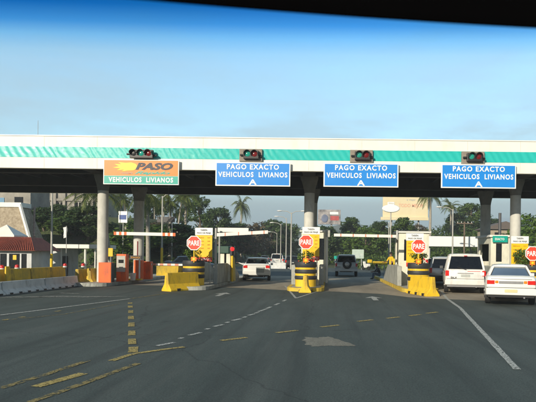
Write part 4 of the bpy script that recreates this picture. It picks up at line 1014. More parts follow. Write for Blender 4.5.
def hand(J, E, nm, wrist, d, side, m='skin'):
    """palm plus five fingers, slightly curled; d = direction of the hand, side = thumb side"""
    d = Vector(d).normalized(); s = Vector(side).normalized(); n = d.cross(s); w_ = Vector(J[wrist][0]); pl = w_+d*.055
    J[nm+'palm'] = (tuple(pl), (.036,.018)); E.append((wrist,nm+'palm',m))
    for i,(off,ln) in enumerate(((.028,.066),(.009,.078),(-.010,.072),(-.028,.056))):
        b = pl+d*.035+s*off; t = b+d*ln*.6+n*.012; u = t+d*ln*.35+n*.024
        J[nm+'f%da'%i]=(tuple(b),.010); J[nm+'f%db'%i]=(tuple(t),.009); J[nm+'f%dc'%i]=(tuple(u),.008)
        E += [(nm+'palm',nm+'f%da'%i,m),(nm+'f%da'%i,nm+'f%db'%i,m),(nm+'f%db'%i,nm+'f%dc'%i,m)]
    a = w_+d*.03+s*.035; b = a+d*.03+s*.022; J[nm+'t1']=(tuple(a),.012); J[nm+'t2']=(tuple(b),.010); E += [(wrist,nm+'t1',m),(nm+'t1',nm+'t2',m)]
def head(o, c, fwd, hair=True):
    """hair and face on the head centred at c"""
    f = Vector(fwd).normalized(); s = f.cross(Vector((0,0,1))); c = Vector(c)
    hb = MB(); cc = c-f*.012+Vector((0,0,.025)); hb.ball(cc,(.086,.094,.098),14,8); hb.v = [v for v in hb.v]
    ho = hb.build('hair',M['hair'],o,smooth=True)
    fb = MB()
    for k in (-1,1): e_ = c+f*.088+s*.033*k+Vector((0,0,.0)); fb.ball(e_,(.011,.011,.008),8,5)
    fb.each('eye',M['hair'],o,smooth=True)
    nb = MB(); nb.ball(c+f*.102+Vector((0,0,-.028)),(.014,.016,.022),8,6)
    for k in (-1,1): nb.ball(c+s*.083*k+Vector((0,0,-.01)),(.012,.018,.028),8,6)
    nb.ball(c+f*.088+Vector((0,0,-.068)),(.024,.01,.008),8,5); nb.build('face_features',M['skin'],o,smooth=True)
def stand(face_left=True):
    J = dict(pelvis=((0,0,.90),(.15,.115)), waist=((0,0,1.06),(.145,.105)), chest=((0,.0,1.28),(.17,.115)), neckb=((0,0,1.44),(.075,.07)), neck=((0,-.01,1.50),.052), head=((0,-.02,1.60),(.078,.092)), crown=((0,-.015,1.68),(.06,.07)))
    E = [('pelvis','waist','cloth_dark'),('waist','chest','shirt_yellow'),('chest','neckb','shirt_yellow'),('neckb','neck','skin'),('neck','head','skin'),('head','crown','skin')]
    for k,sx in (('l',-1),('r',1)):
        fwd = .30 if k == 'l' else .05
        J[k+'sh']=((sx*.19,0,1.38),.062); J[k+'el']=((sx*.245,-.05-fwd*.3,1.13),.045); J[k+'wr']=((sx*.22,-.10-fwd*.9,.98 if k == 'r' else 1.08),.030)
        J[k+'hip']=((sx*.095,0,.84),.088); J[k+'kn']=((sx*.11,-.015,.48),.060); J[k+'an']=((sx*.115,.02,.085),.042); J[k+'to']=((sx*.13,-.14,.035),.036)
        E += [('chest',k+'sh','shirt_yellow'),(k+'sh',k+'el','shirt_yellow'),(k+'el',k+'wr','skin'),('pelvis',k+'hip','cloth_dark'),(k+'hip',k+'kn','cloth_dark'),(k+'kn',k+'an','cloth_dark'),(k+'an',k+'to','hair')]
        d = Vector(J[k+'wr'][0])-Vector(J[k+'el'][0]); hand(J,E,k,k+'wr',d,(-sx,0,0.2))
    return J,E
J,E = stand()
p = px(391.2,253,32.9)
o = person('person','man in a yellow shirt and dark trousers standing by the cream booth',J,E,(p.x,32.9,.175),R(-60))
head(o,(0,-.02,1.605),(0,-1,0))
# sitting on the island end
J = dict(pelvis=((0,0,.12),(.15,.12)), waist=((0,-.06,.28),(.145,.11)), chest=((0,-.16,.48),(.17,.12)), neckb=((0,-.21,.62),(.075,.07)), neck=((0,-.23,.68),.052), head=((0,-.27,.77),(.078,.09)), crown=((0,-.28,.85),(.06,.07)))
E = [('pelvis','waist','cloth_dark'),('waist','chest','cloth_dark'),('chest','neckb','cloth_dark'),('neckb','neck','skin'),('neck','head','skin'),('head','crown','skin')]
for k,sx in (('l',-1),('r',1)):
    J[k+'sh']=((sx*.19,-.17,.56),.062); J[k+'el']=((sx*.25,-.32,.36),.046); J[k+'wr']=((sx*.17,-.50,.36),.031)
    J[k+'hip']=((sx*.10,-.06,.11),.09); J[k+'kn']=((sx*.14,-.46,.28),.062); J[k+'an']=((sx*.13,-.52,-.10),.043); J[k+'to']=((sx*.14,-.67,-.135),.035)
    E += [('chest',k+'sh','cloth_dark'),(k+'sh',k+'el','cloth_dark'),(k+'el',k+'wr','cloth_dark'),('pelvis',k+'hip','jeans'),(k+'hip',k+'kn','jeans'),(k+'kn',k+'an','jeans'),(k+'an',k+'to','hair')]
    hand(J,E,k,k+'wr',(-sx*.3,-1,-.25),(-sx,0,.3))
p = px(386,270,37.6)
o = person('person','person in dark jacket and blue jeans sitting on the island kerb',J,E,(3.62,37.3,.185),R(-80)); head(o,(0,-.27,.775),(0,-1,-.15))
# the driver of the second lane sedan, left arm out of the window
J = dict(pelvis=((0,0,.0),(.15,.12)), waist=((0,.03,.16),(.145,.11)), chest=((-.02,.0,.36),(.17,.12)), neckb=((-.03,.0,.50),(.075,.07)), neck=((-.035,.01,.555),.052), head=((-.05,.02,.65),(.078,.09)), crown=((-.05,.02,.73),(.06,.07)))
E = [('pelvis','waist','shirt_white'),('waist','chest','shirt_white'),('chest','neckb','shirt_white'),('neckb','neck','skin'),('neck','head','skin'),('head','crown','skin')]
for k,sx in (('l',-1),('r',1)):
    J[k+'hip']=((sx*.10,.08,.0),.09); J[k+'kn']=((sx*.14,.46,.08),.062); J[k+'an']=((sx*.13,.62,-.22),.043); J[k+'to']=((sx*.14,.74,-.25),.035); J[k+'sh']=((sx*.19-.02,.0,.44),.06)
    E += [('chest',k+'sh','shirt_white'),('pelvis',k+'hip','cloth_dark'),(k+'hip',k+'kn','cloth_dark'),(k+'kn',k+'an','cloth_dark'),(k+'an',k+'to','hair')]
J['lel']=((-.46,-.02,.40),.05); J['lwr']=((-.74,-.04,.50),.033); J['rel']=((.26,.2,.22),.045); J['rwr']=((.15,.42,.28),.03)
E += [('lsh','lel','shirt_white'),('lel','lwr','shirt_white'),('rsh','rel','shirt_white'),('rel','rwr','skin')]
hand(J,E,'l','lwr',(-1,-.05,.3),(0,1,.3)); hand(J,E,'r','rwr',(-.3,1,.2),(-1,0,.5))
o = person('person','driver in a white shirt stretching an arm out to the toll booth',J,E,(c2.location.x-.72,35.3,.58),R(6.5)); head(o,(-.05,.02,.655),(-.5,1,0))

# ------------------------------------------------------------------ left background
def wall_block(name,label,cat,x0,x1,y0,y1,z0,z1,m): mb = MB(); mb.box(x0,x1,y0,y1,z0,z1); return tag(mb.build(name,m),label,cat)
# kiosk with a red roof
ky = 40.0; a = px(-14,250,ky); b_ = px(39,250,ky); zt_ = px(10,237,ky).z; ze = px(18,250.3,ky).z; gz = -.72
r = thing('kiosk','white kiosk with a red hipped roof behind the left barriers','kiosk',((a.x+b_.x)/2,ky,gz)); hw = (b_.x-a.x)/2; ex = ze-gz; tp = zt_-gz
mb = MB(); wx = hw-.55
wins = [(-wx+.5,-wx+1.0),(-.35+.1,.45+.1),(wx-.75,wx-.35)]
mb.box(-wx,wx,0,.12,0,.95); mb.box(-wx,wx,0,.12,ex-.25,ex+.1); xs_ = [-wx]+[q for w_ in wins for q in w_]+[wx]
for i in range(0,len(xs_),2): mb.box(xs_[i],xs_[i+1],0,.12,.95,ex-.25)
mb.box(-wx,-wx+.12,.12,2.8,0,ex+.1); mb.box(wx-.12,wx,.12,2.8,0,ex+.1); mb.box(-wx+.12,wx-.12,2.68,2.8,0,ex+.1); mb.build('wall',M['plaster'],r)
for x0,x1 in wins:
    mb = MB(); mb.box(x0,x1,.05,.07,.95,ex-.25); mb.build('window',M['window_dark'],r)
mb = MB(); mb.box(.02,.28,.02,.045,1.75,2.1); mb.build('notice',M['board_yellow'],r)
mb = MB(); mb.add([(-hw,-.5,ex-.03),(hw,-.5,ex-.03),(hw,3.3,ex-.03),(-hw,3.3,ex-.03),(-hw+.75,.6,tp),(hw-.95,.6,tp),(hw-.95,2.2,tp),(-hw+.75,2.2,tp)],[(0,3,2,1),(4,5,6,7),(0,1,5,4),(1,2,6,5),(2,3,7,6),(3,0,4,7)]); mb.build('roof',M['redroof'],r,bevel=.03)
# tiles ribs
mb = MB()
for i in range(26):
    t = i/25; x = -hw+.1+(2*hw-.2)*t; xt = -hw+.75+(2*hw-1.7)*t; mb.tube([(x,-.51,ex+.03),(xt,.59,tp+.02)],.035,5)
mb.build('roof_tiles',M['redroof'],r)
ty = ky+1.5; ap = px(6,224.5,ty); l_ = px(-8,236,ty); r_ = px(20.5,235.6,ty); hx = (r_.x-l_.x)/2; za = ap.z-gz; zl = r_.z-gz; ox = ap.x-r.location.x
mb = MB(); mb.add([(ox-hx,.7,zl),(ox+hx,.7,zl),(ox+hx,2.6,zl),(ox-hx,2.6,zl),(ox,1.6,za),(ox-hx,.7,zl-.16),(ox+hx,.7,zl-.16),(ox+hx,2.6,zl-.16),(ox-hx,2.6,zl-.16)],[(0,1,4),(1,2,4),(2,3,4),(3,0,4),(0,5,6,1),(1,6,7,2),(2,7,8,3),(3,8,5,0),(5,8,7,6)]); mb.build('roof_cap',M['cream'],r)
# white flat shelter to the right of the kiosk
sy_ = 44; a = px(38,244.5,sy_); b_ = px(97,246,sy_); zt_ = px(70,244.3,sy_).z; gz = -.7
r = thing('shelter','flat white roofed shelter on posts between the kiosk and the left column','shelter',((a.x+b_.x)/2,sy_,gz)); hw = (b_.x-a.x)/2; H_ = zt_-gz
mb = MB(); mb.box(-hw,hw,0,4,H_-.33,H_); mb.build('roof',M['cream'],r,bevel=.02)
for u in (84,60,45,94): x = px(u,250,sy_).x-(a.x+b_.x)/2; mb = MB(); mb.tube([(x,.25,0),(x,.25,H_-.33)],.09 if u == 84 else .06,10); mb.build('post',M['cream'],r)
mb = MB(); mb.box(-hw+.1,-hw+2.2,2.2,2.35,0,H_-.34); mb.build('back_wall',M['plaster'],r); mb = MB(); mb.box(-hw+.8,-hw+1.4,2.15,2.19,0,2.0); mb.build('door',M['window_dark'],r)
# stone embankment with a white coping
ey = 50; A = px(-40,203,ey); Bq = px(20.5,204,ey); Cq = px(34,238,ey)
r = thing('stone_embankment','pale rubble stone embankment wall with white coping above the red kiosk','retaining wall',(0,0,0))
poly = [(A.x,-.8),(Cq.x+.9,-.8),(Cq.x,Cq.z),(Bq.x,Bq.z-.3),(A.x,Bq.z-.3)]
mb = MB(); vs = [(x,ey-.0+(-(z-6)*.0)+(6-z)*-.28,z) for x,z in poly]+[(x,ey+1.6,z) for x,z in poly]; n = 5
mb.add(vs,[tuple(range(n)),tuple(range(2*n-1,n-1,-1))]+[(i,(i+1)%n,n+(i+1)%n,n+i) for i in range(n)]); mb.build('stone_face',M['stone'],r)
def slope_y(z): return ey+(6-z)*-.28
mb = MB(); mb.box(A.x,Bq.x+.15,slope_y(Bq.z-.3)-.12,ey+1.55,Bq.z-.297,Bq.z+.12)
mb.tube([(Bq.x+.05,slope_y(Bq.z-.3)-.1,Bq.z-.1),(Cq.x+.1,slope_y(Cq.z)-.1,Cq.z),(Cq.x+1.0,slope_y(-.5)-.1,-.5)],.17,6); mb.build('coping',M['cream'],r)
# pipes beside the embankment
mb = MB()
for u0,u1 in ((30,28),(34.5,34)): p0, p1 = px(u0,207,52), px(u1,236,49.5); mb.tube([p0,p1,(p1.x,p1.y-.3,-.6)],.09,8)
tag(mb.build('drain_pipes',mat('rusty_pipe',(.28,.2,.16),.8,.3,4)),'pair of rusty pale pipes running down beside the stone embankment','pipes')
# building on the hill
by = 66; a = px(36,193,by); b_ = px(101,200,by); ztop = px(60,178,by).z; zbase = px(60,213,by).z-1.6
r = thing('hillside_building','weathered grey concrete building on the slope at upper left','building',((a.x+b_.x)/2,by,zbase)); hw = (b_.x-a.x)/2; HH = ztop-zbase
bays = 7; mb = MB(); mb.box(-hw,hw,.25,8,0,HH); mb.build('wall',M['old_concrete'],r)
mb = MB()
for i in range(bays+1): x = -hw+2*hw*i/bays; mb.box(x-.16,x+.16,0,.249,0,HH)
for z in (1.55,3.1): mb.box(-hw+.17,hw-.17,.06,.248,z,z+.28)
mb.build('frame_bands',M['old_concrete'],r)
for i in range(bays):
    x0 = -hw+2*hw*(i+.22)/bays; x1 = -hw+2*hw*(i+.78)/bays
    if i in (1,2,4,5,6): mb = MB(); mb.box(x0,x1,.21,.255,2.05,2.95); wo = mb.build('window',M['window_dark'],r); mb = MB(); mb.box((x0+x1)/2-.04,(x0+x1)/2+.04,.19,.208,2.05,2.95); mb.build('frame',M['grey_panel'],wo)
mb = MB(); mb.box(-hw+.5,-hw+2.2,-.6,-.05,2.2,2.3); mb.build('awning',M['grey_panel'],r)
mb = MB(); a = px(66,212,63.5); b_ = px(98,219,63.5); mb.add([(a.x,63.5,a.z),(b_.x,63.5,b_.z),(b_.x,63.5,b_.z-2.2),(a.x,63.5,a.z-2.2),(a.x,63.9,a.z),(b_.x,63.9,b_.z),(b_.x,63.9,b_.z-2.2),(a.x,63.9,a.z-2.2)],[(0,1,2,3),(7,6,5,4),(0,4,5,1),(1,5,6,2),(2,6,7,3),(3,7,4,0)])
tag(mb.build('terrace_wall',mat('bluish_render',(.25,.3,.32),.8,.2,1)),'low bluish terrace wall sloping down before the hillside building','wall')
r = thing('shack','small grey shack with blue tarpaulin above the stone embankment','shed',(px(10,200,58).x,58,5.2)); mb = MB(); mb.box(-2.4,2.2,0,4,0,3.4); mb.build('wall',M['old_concrete'],r); mb = MB(); mb.box(-2.0,-.6,-.05,-.003,.7,2.2); mb.build('tarpaulin',mat('blue_tarp',(.12,.28,.45),.6),r); mb = MB(); mb.box(.5,1.4,-.05,-.003,.8,2.3); mb.build('window',M['window_dark'],r)
# flag on a pole
p = px(66.5,229,43); gz = -.7; r = thing('flag_pole','thin pole with a limp white flag in front of the dark slope','flag',(p.x,43,gz)); mb = MB(); mb.tube([(0,0,0),(0,0,p.z-gz+.25)],.025,8); mb.build('pole',M['galv'],r)
mb = MB(); vs = []; 
for i in range(6):
    for j in range(4): vs.append((.03-.10*j*(1-.05*i)+.02*math.sin(i), .03*math.sin(j*2+i), p.z-gz+.2-i*.17-j*.03))
mb.add(vs,[(i*4+j,i*4+j+1,(i+1)*4+j+1,(i+1)*4+j) for i in range(5) for j in range(3)]); mb.build('flag',M['sign_white'],r)

# ------------------------------------------------------------------ poles and lamps
def lamp_pole(u, vbase, vtop, Y, label, arm=None, base=None, group=None, double=False, wd=.075, sub=0):
    wd *= .78 if Y > 55 else .9
    p = px(u,vtop,Y); gz = terrain(p.x,Y); r = thing('street_lamp',label,'street lamp',(p.x,Y,gz),0,group); h_ = p.z-gz
    mb = MB(); mb.tube([(0,0,0),(0,0,h_)],[wd*1.3,wd*.75],10); mb.build('pole',M['pole'],r,smooth=True)
    if base: mb = MB(); mb.tube([(0,0,0),(0,0,base)],wd*1.3+.012,12); mb.build('yellow_base',M['yellow_post'],r,smooth=True)
    for sx in ((-1,1) if double else ((arm,) if arm else ())):
        ln = abs(sx)*1.1; sg = 1 if sx > 0 else -1
        mb = MB(); mb.tube([(0,0,h_-.15),(sg*ln*.4,0,h_+.12),(sg*ln,0,h_+.18)],.035,8); a_ = mb.build('arm',M['pole'],r,smooth=True)
        mb = MB(); mb.ball((sg*(ln+.22),0,h_+.17),(.32,.13,.075),14,8); mb.build('lamp_head',M['lamp_glass'],a_,smooth=True)
    return r
lamp_pole(52.5,262,170,41,'pale pole with yellow base left of the canopy column, top hidden by the roof',base=2.2)
lamp_pole(162.5,263,196,45,'lamp pole with yellow base and one short arm behind the first lane',arm=.7,base=2.1)
lamp_pole(291.5,262,212.5,60,'double-armed street lamp just left of the middle column',double=True,wd=.10)
lamp_pole(286.5,262,218,66,'slim street lamp with one arm, left of the double lamp',arm=-.9,wd=.08)
lamp_pole(281,262,224,72,'slim street lamp with one arm, second left of the double lamp',arm=-.9,wd=.07)
lamp_pole(277,262,233,84,'small distant street lamp over the white van',arm=-.9,wd=.06)
lamp_pole(453,262,209,52,'street lamp with one arm, right of the cream billboard palm',arm=-1.0,wd=.08)
lamp_pole(389,268,222,46,'slim pole left of the cream booth beneath the oval sign',wd=.055)
p = px(464.5,223.5,58); r = thing('utility_pole','wooden utility pole with a crossarm above the white van','utility pole',(p.x,58,0)); mb = MB(); mb.tube([(0,0,0),(0,0,p.z+.2)],.09,8); mb.build('pole',M['bark'],r); mb = MB(); mb.box(-.85,.85,-.12,-.04,p.z-.05,p.z+.05); ca = mb.build('crossarm',M['bark'],r)
for x in (-.75,-.35,.35,.75): mb = MB(); mb.tube([(x,-.08,p.z+.05),(x,-.08,p.z+.2)],.035,6); mb.build('insulator',M['lamp_glass'],ca)
p = px(500,213,62); mb = MB(); mb.tube([(0,0,0),(0,0,p.z-1)],.17,8); tag(mb.build('pole',M['dark_steel'],loc=(p.x,62,1)),'short thick dark post above the far right booth','pole')
# little gantry behind lane one, dark
p = px(166,219.5,55); r = thing('gantry_sign','dark signboard on a post amid palms behind the first lane','sign',(p.x,55,0)); mb = MB(); mb.box(-.9,.9,-.06,.06,p.z-.28,p.z+.28); mb.build('panel',M['dark_steel'],r); mb = MB(); mb.tube([(.6,.1,0),(.6,.1,p.z+.3)],.06,8); mb.build('post',M['galv'],r)
p = px(123,217,52); gz = terrain(p.x,52); r = thing('advert_sign','small white and blue roadside board behind the leaning palm','sign',(p.x,52,gz)); z = p.z-gz; mb = MB(); mb.box(-.42,.42,-.04,.04,z-.55,z+.55); mb.build('panel',M['sign_white'],r); mb = MB(); mb.box(-.34,.34,-.05,-.042,z-.25,z+.2); mb.build('blue_block',mat('navy',(.03,.08,.3),.5),r); mb = MB(); mb.tube([(0,.08,0),(0,.08,z+.4)],.05,8); mb.build('post',M['galv'],r)

# ------------------------------------------------------------------ billboards, far signs
def billboard(u0,v0,u1,v1,Y,label,m,posts,dv=0,depth=.3):
    a, b_ = px(u0,v0,Y), px(u1,v1,Y); cx = (a.x+b_.x)/2; gz = terrain(cx,Y); r = thing('billboard',label,'billboard',(cx,Y,gz)); hw = (b_.x-a.x)/2
    mb = MB(); mb.box(-hw,hw,0,depth,b_.z-gz,a.z-gz); mb.build('panel',m,r,bevel=.03); mb = MB()
    for x in posts: mb.tube([(x*hw,depth+.15,0),(x*hw,depth+.15,a.z-gz-.3)],.16,10)
    mb.each('post',M['galv'],r); return r,hw,(a.z-gz+b_.z-gz)/2,(a.z-b_.z)/2
pic = mat('billboard_picture',(.05,.05,.06),.5,scale=.9,col2=(.50,.47,.47)); 
r,hw,zc,hh = billboard(318,209.5,340.5,224.5,92,'dark picture billboard peeking out right of the middle column',pic,(.2,))
mb = MB(); mb.box(hw*.1,hw*.85,-.02,-.003,zc-hh*.45,zc+hh*.15); mb.build('red_picture',mat('billboard_red',(.42,.07,.07),.5,.3,1),r); mb = MB(); mb.box(hw*.05,hw*.8,-.03,-.012,zc+hh*.35,zc+hh*.7); mb.build('white_caption',M['sign_white'],r)
mb = MB(); mb.ball((-hw*.4,-.06,zc-hh*.2),(hw*.3,.05,hh*.55),12,8); mb.build('picture_shape',mat('billboard_blue',(.12,.15,.24),.5,.3,1),r)
bc = mat('billboard_cream',(.66,.56,.34),.5,.1,.4,col2=(.72,.64,.44))
r,hw,zc,hh = billboard(383,192,428,217.5,96,'large pale cream billboard with faint red lettering',bc,(-.6,.6))
text('TODO MEJOR',hw*1.1,hh*.36,'lettering',mat('faded_pink',(.70,.38,.26),.5),r,(hw*.25,-.012,zc-hh*.10)); text('a viajar',hw*.4,hh*.2,'lettering',M['grey_panel'],r,(hw*.25,-.012,zc+hh*.38))
mb = MB(); mb.box(-hw-.4,hw,-.5,-.02,zc-hh-.55,zc-hh-.02); mb.build('catwalk',bc,r)
p = px(391,208.5,70); gz = terrain(p.x,70); r = thing('oval_sign','white oval sign on a pole before the cream billboard','sign',(p.x,70,gz)); z = p.z-gz
mb = MB(); mb.lathe([(0,-.10),(.9,-.09),(1,-.0),(1,.1)],32,(0,0,0),'y'); mb.v = [(x*1.15,y,zz*.52+z) for x,y,zz in mb.v]; mb.build('panel',M['sign_white'],r,smooth=True)
mb = MB(); mb.box(-.45,.45,-.06,.08,z+.45,z+.85); mb.build('top_panel',M['sign_white'],r,bevel=.1); text('TIENDA',.7,.16,'lettering',M['grey_panel'],r,(0,-.07,z+.66)); mb = MB(); mb.tube([(0,.15,0),(0,.15,z+.3)],.08,8); mb.build('post',M['pole'],r)
def roadsign(u,v,Y,wd,ht,label,m,txt=None,name='road_sign'):
    p = px(u,v,Y); gz = terrain(p.x,Y); r = thing(name,label,'sign',(p.x,Y,gz)); z = p.z-gz; mb = MB(); mb.box(-wd/2,wd/2,-.04,.04,z-ht/2,z+ht/2); mb.build('panel',m,r,bevel=.02)
    mb = MB(); [mb.tube([(x,.09,-.3),(x,.09,z+ht/2-.1)],.05,8) for x in (-wd*.3,wd*.3)]; mb.each('post',M['galv'],r); return r,z
r,z = roadsign(358,254,62,1.35,1.05,'pale green road sign beyond the silver jeep',mat('pale_sign',(.45,.55,.48),.5,.1,2)); mb = MB(); mb.box(-.55,.55,-.055,-.043,z-.40,z+.05); mb.build('picture',mat('sign_picture',(.3,.42,.38),.5,scale=3,col2=(.62,.66,.62)),r)
roadsign(337.5,257.5,70,.9,.4,'small teal road sign left of the silver jeep',M['teal']); roadsign(380,263,50,1.35,.28,'low horizontal yellow board near the sitting person',M['yellow_post'],name='yellow_board')
r,z = roadsign(347.5,259.6,60,1.9,.22,'long low white board seen over the silver jeep',M['white'],name='white_board')
# scooter by the verge
p = px(366,268,60); r = thing('motor_scooter','small white and yellow scooter parked by the verge beyond the jeep','motorcycle',(p.x,60,terrain(p.x,60)),R(25)); 
for y in (-.55,.55): mb = MB(); mb.lathe([(.14,-.05),(.24,-.05),(.26,0),(.24,.05),(.14,.05)],18,(0,y,.26),'x'); mb.build('wheel',M['rubber'],r,smooth=True)
mb = MB(); mb.prism([(-.72,.45),(-.3,.28),(.2,.28),(.38,.6),(.52,.95),(.40,.98),(.18,.45),(-.1,.45),(-.2,.72),(-.72,.75)],'x',-.16,.16); mb.build('body',M['white'],r,bevel=.03); mb = MB(); mb.box(-.14,.14,-.72,-.12,.75,.84); mb.build('seat',M['black'],r,bevel=.03); mb = MB(); mb.tube([(-.32,.4,1.05),(0,.46,1.0),(.32,.4,1.05)],.025,8); mb.tube([(0,.6,.26),(0,.45,1.0)],.03,8); mb.build('handlebar',M['chrome'],r); mb = MB(); mb.box(-.2,.2,-.98,-.64,.85,1.2); mb.build('delivery_box',M['yellow_post'],r,bevel=.03)
for i,(u,Y) in enumerate(((268,64),(279,62),(285.5,64))):
    p = px(u,268,Y); jersey((p.x-.9,Y,.006),R(-90),1.7,M['concrete'],'white concrete block in the far roadway, '+('left of the white van' if i == 0 else ('just under the far white van' if i == 1 else 'closest to the middle planter')),'concrete blocks in the far roadway',hs=.85)
# white roofed filling-station-like canopy at right
gy = 60; a = px(426,237,gy); b_ = px(503,238,gy); z0 = px(470,246.8,gy).z; z1 = px(470,236.6,gy).z
r = thing('roadside_canopy','long white flat canopy behind the queue at right, green at its end','canopy',(a.x,gy,0)); ln = 12.5
xg = px(492,240,gy).x-a.x
mb = MB(); mb.box(0,ln,0,5.5,z0,z1); mb.build('fascia',M['sign_white'],r,bevel=.02); mb = MB(); mb.box(xg+.3,ln-.02,-.02,-.002,z0+.42,z1-.40); mb.build('green_end',M['teal'],r)
for x in (.5,ln/2,ln-.6):
    for y in (.6,4.9): mb = MB(); mb.tube([(x,y,0),(x,y,z0)],.12,10); mb.build('post',M['galv'],r)
# small house on the right
p = px(505,231,78); gz = terrain(p.x,78); r = thing('house','small tan house with a dark roof on the rise at right','house',(p.x,78,gz)); z = px(505,229,78).z-gz; mb = MB(); mb.box(-2.6,2.6,0,5,0,z); mb.build('wall',mat('tan_wall',(.36,.30,.22),.8),r)
mb = MB(); mb.prism([(-2.9,z-.05),(2.9,z-.05),(2.9,z+.1),(0,z+1.1),(-2.9,z+.1)],'y',-.4,5.4); mb.build('roof',M['asphalt_roof'],r)
for x in (-1.5,.6): mb = MB(); mb.box(x,x+.9,-.03,-.003,z-1.5,z-.5); mb.build('window',M['window_dark'],r)

# ------------------------------------------------------------------ vegetation
T1 = make_tree(10,3.4,21,M['leaf'],.30,54,lsize=.30); T2 = make_tree(9,3.9,22,M['leaf_dark'],.25,60,lsize=.30); T3 = make_tree(11,3.0,23,M['leaf'],.38,40,lsize=.28,per=95); T4 = make_tree(7,3.2,24,M['leaf_bright'],.2,50,lsize=.24)
T5 = make_tree(7,3.0,25,M['leaf_dry'],.3,44,lsize=.22,per=80)
P1 = make_palm(8.5,3,'',lean=-.12,nf=30,fl_=3.3); P2 = make_palm(9.5,8,'',lean=.04,nf=32,fl_=3.5); P3 = make_palm(7.5,14,'',lean=.10,nf=28,fl_=3.1)
used = set()
def plant(proto,u,vtop,Y,label,sx=1.0,rz=0,group=None,h0=None):
    p = px(u,vtop,Y); gz = terrain(p.x,Y)-.1; sc = (p.z-gz)/((h0 or proto['h'])); 
    if proto.name in used: o = dup(proto,(p.x,Y,gz),rz,label)
    else: used.add(proto.name); o = proto; o.location = (p.x,Y,gz); o.rotation_euler = (0,0,rz); o['label'] = label
    o.scale = (sc*sx,sc*sx,sc)
    if group: o['group'] = group
    return o
plant(P1,112,193,45,'leaning palm with a pale trunk above the orange ticket machine',rz=R(0)); plant(P3,150,192,50,'palm with a thin pale trunk left of the yellow-based lamp pole',.9,rz=R(150)); plant(P2,136,186,66,'tall palm directly behind the shaded left rear column',rz=1)
plant(P2,164,196,64,'palm above the dark signboard on a post',.8,rz=2.2); plant(P1,178,199,70,'palm with hanging dry fronds left of the first PARE sign',.9,rz=2.8); plant(P3,155,201,72,'small palm half hidden behind the yellow-based lamp pole',.9,rz=4)
plant(T3,200,193,82,'tall open tree above the left yellow tariff board'); plant(T2,219,209,92,'dark rounded tree right of the tall open tree',1.0,rz=1)
plant(P2,241,206,104,'lone tall palm rising over the tree line above the white sedan',.62,rz=.5); plant(T2,236,224,100,'dark low tree under the lone tall palm',1.3,rz=2); plant(T5,256,223,100,'brownish sparse tree right of the lone tall palm',1.3,rz=1); plant(T2,272,221,108,'dark tree left of the double street lamp',1.15,rz=3); plant(T1,287,223,112,'green tree behind the double street lamp',1.1,rz=2)
plant(T2,325,227,86,'dark tree below the dark picture billboard',1.1,rz=5); plant(T1,352,217,98,'tallest tree between the two billboards',1.0,rz=4); plant(T4,366,226,84,'bright green low tree left of the slim pole with the oval sign',1.5,rz=2); plant(T2,381,222,92,'dark tree at the left foot of the cream billboard',1.1,rz=1.4); plant(T1,403,217,84,'green tree growing before the cream billboard',1.1,rz=.7); plant(T5,419,224,88,'dry brownish tree beneath the right half of the cream billboard',1.0,rz=3)
plant(P2,431,195,84,'tall palm against the right edge of the cream billboard',.9,rz=3.3); plant(P1,451,207,96,'palm right of the single-armed street lamp',1.0,rz=1.1); plant(T1,472,203,104,'large rounded green tree above the white canopy',1.25,rz=2.5); plant(T2,457,214,98,'dark tree between the palms above the white canopy',1.1,rz=.2); plant(T2,492,219,110,'dark tree just left of the right canopy column',1.0,rz=4.4)
plant(T4,531,214,62,'bright green bushy tree at the right edge behind the last sign',1.15,rz=1); plant(T1,518,222,90,'green tree beside the tan house at right',1.0,rz=3.6)
plant(T2,110,196,80,'dark tree behind the leaning palm',1.2,rz=2); plant(T2,150,198,92,'dark tree behind the group of palms',1.4,rz=0); plant(T1,182,208,96,'green tree behind the first PARE sign',1.2,rz=1)
plant(T2,88,207,56.5,'dark bush on the slope just left of the canopy column',1.7,rz=1,h0=9); plant(T4,72,214,58,'green bush on the slope under the terrace wall',2.2,rz=1); plant(T2,58,205,60,'dark bush on the slope behind the pale pole',1.6,rz=3); plant(T2,44,208,59,'dark bush beside the rusty pipes',1.8,rz=4)
plant(P2,186,197,60,'palm standing right behind the first PARE sign',.85,rz=5); plant(P3,127,199,58,'palm between the leaning palm and the left rear column',1.0,rz=3); plant(P1,170,204,57,'short palm right of the yellow-based lamp pole',.9,rz=1.7)
plant(T4,140,222,54,'bright bush below the palms left of the lamp pole',2.0,rz=2); plant(T2,175,225,58,'dark bush under the palms right of the lamp pole',2.0,rz=1,h0=9); plant(T5,160,222,60,'dry brown bush behind the dark signboard',1.7,rz=2)
# woods and undergrowth that read as one mass
rng = np.random.default_rng(77); rd = random.Random(9)
cs, rs = [], []
for i in range(520):
    x = rd.uniform(-75,80); Yq = rd.uniform(116,135); top = 3.9+1.5*math.sin(x*.22)+1.6*math.sin(x*.6+1)+rd.uniform(-.8,.8); z = rd.uniform(.3,1)*top+terrain(x,Yq)*.5; cs.append((x,Yq,z)); rs.append(rd.uniform(.9,1.9))
a, b_, c = clump_leaves(cs,rs,32,.42); me = leaves_mesh('far_woods',a,b_,c,M['leaf_dark']); o = bpy.data.objects.new('far_woods',me); C.objects.link(o); tag(o,'dark band of woods closing the view beyond the road','woods',kind='stuff')
cs, rs = [], []
for i in range(900):
    Yq = rd.uniform(60,100); x = rd.uniform(road_r(Yq)+3.2,40)
    if 9 < x < 24.5 and Yq < 67: continue
    hh = .5+1.9*sm(62,95,Yq); cs.append((x,Yq,terrain(x,Yq)+rd.uniform(-.1,1)*hh)); rs.append(rd.uniform(.5,1.2))
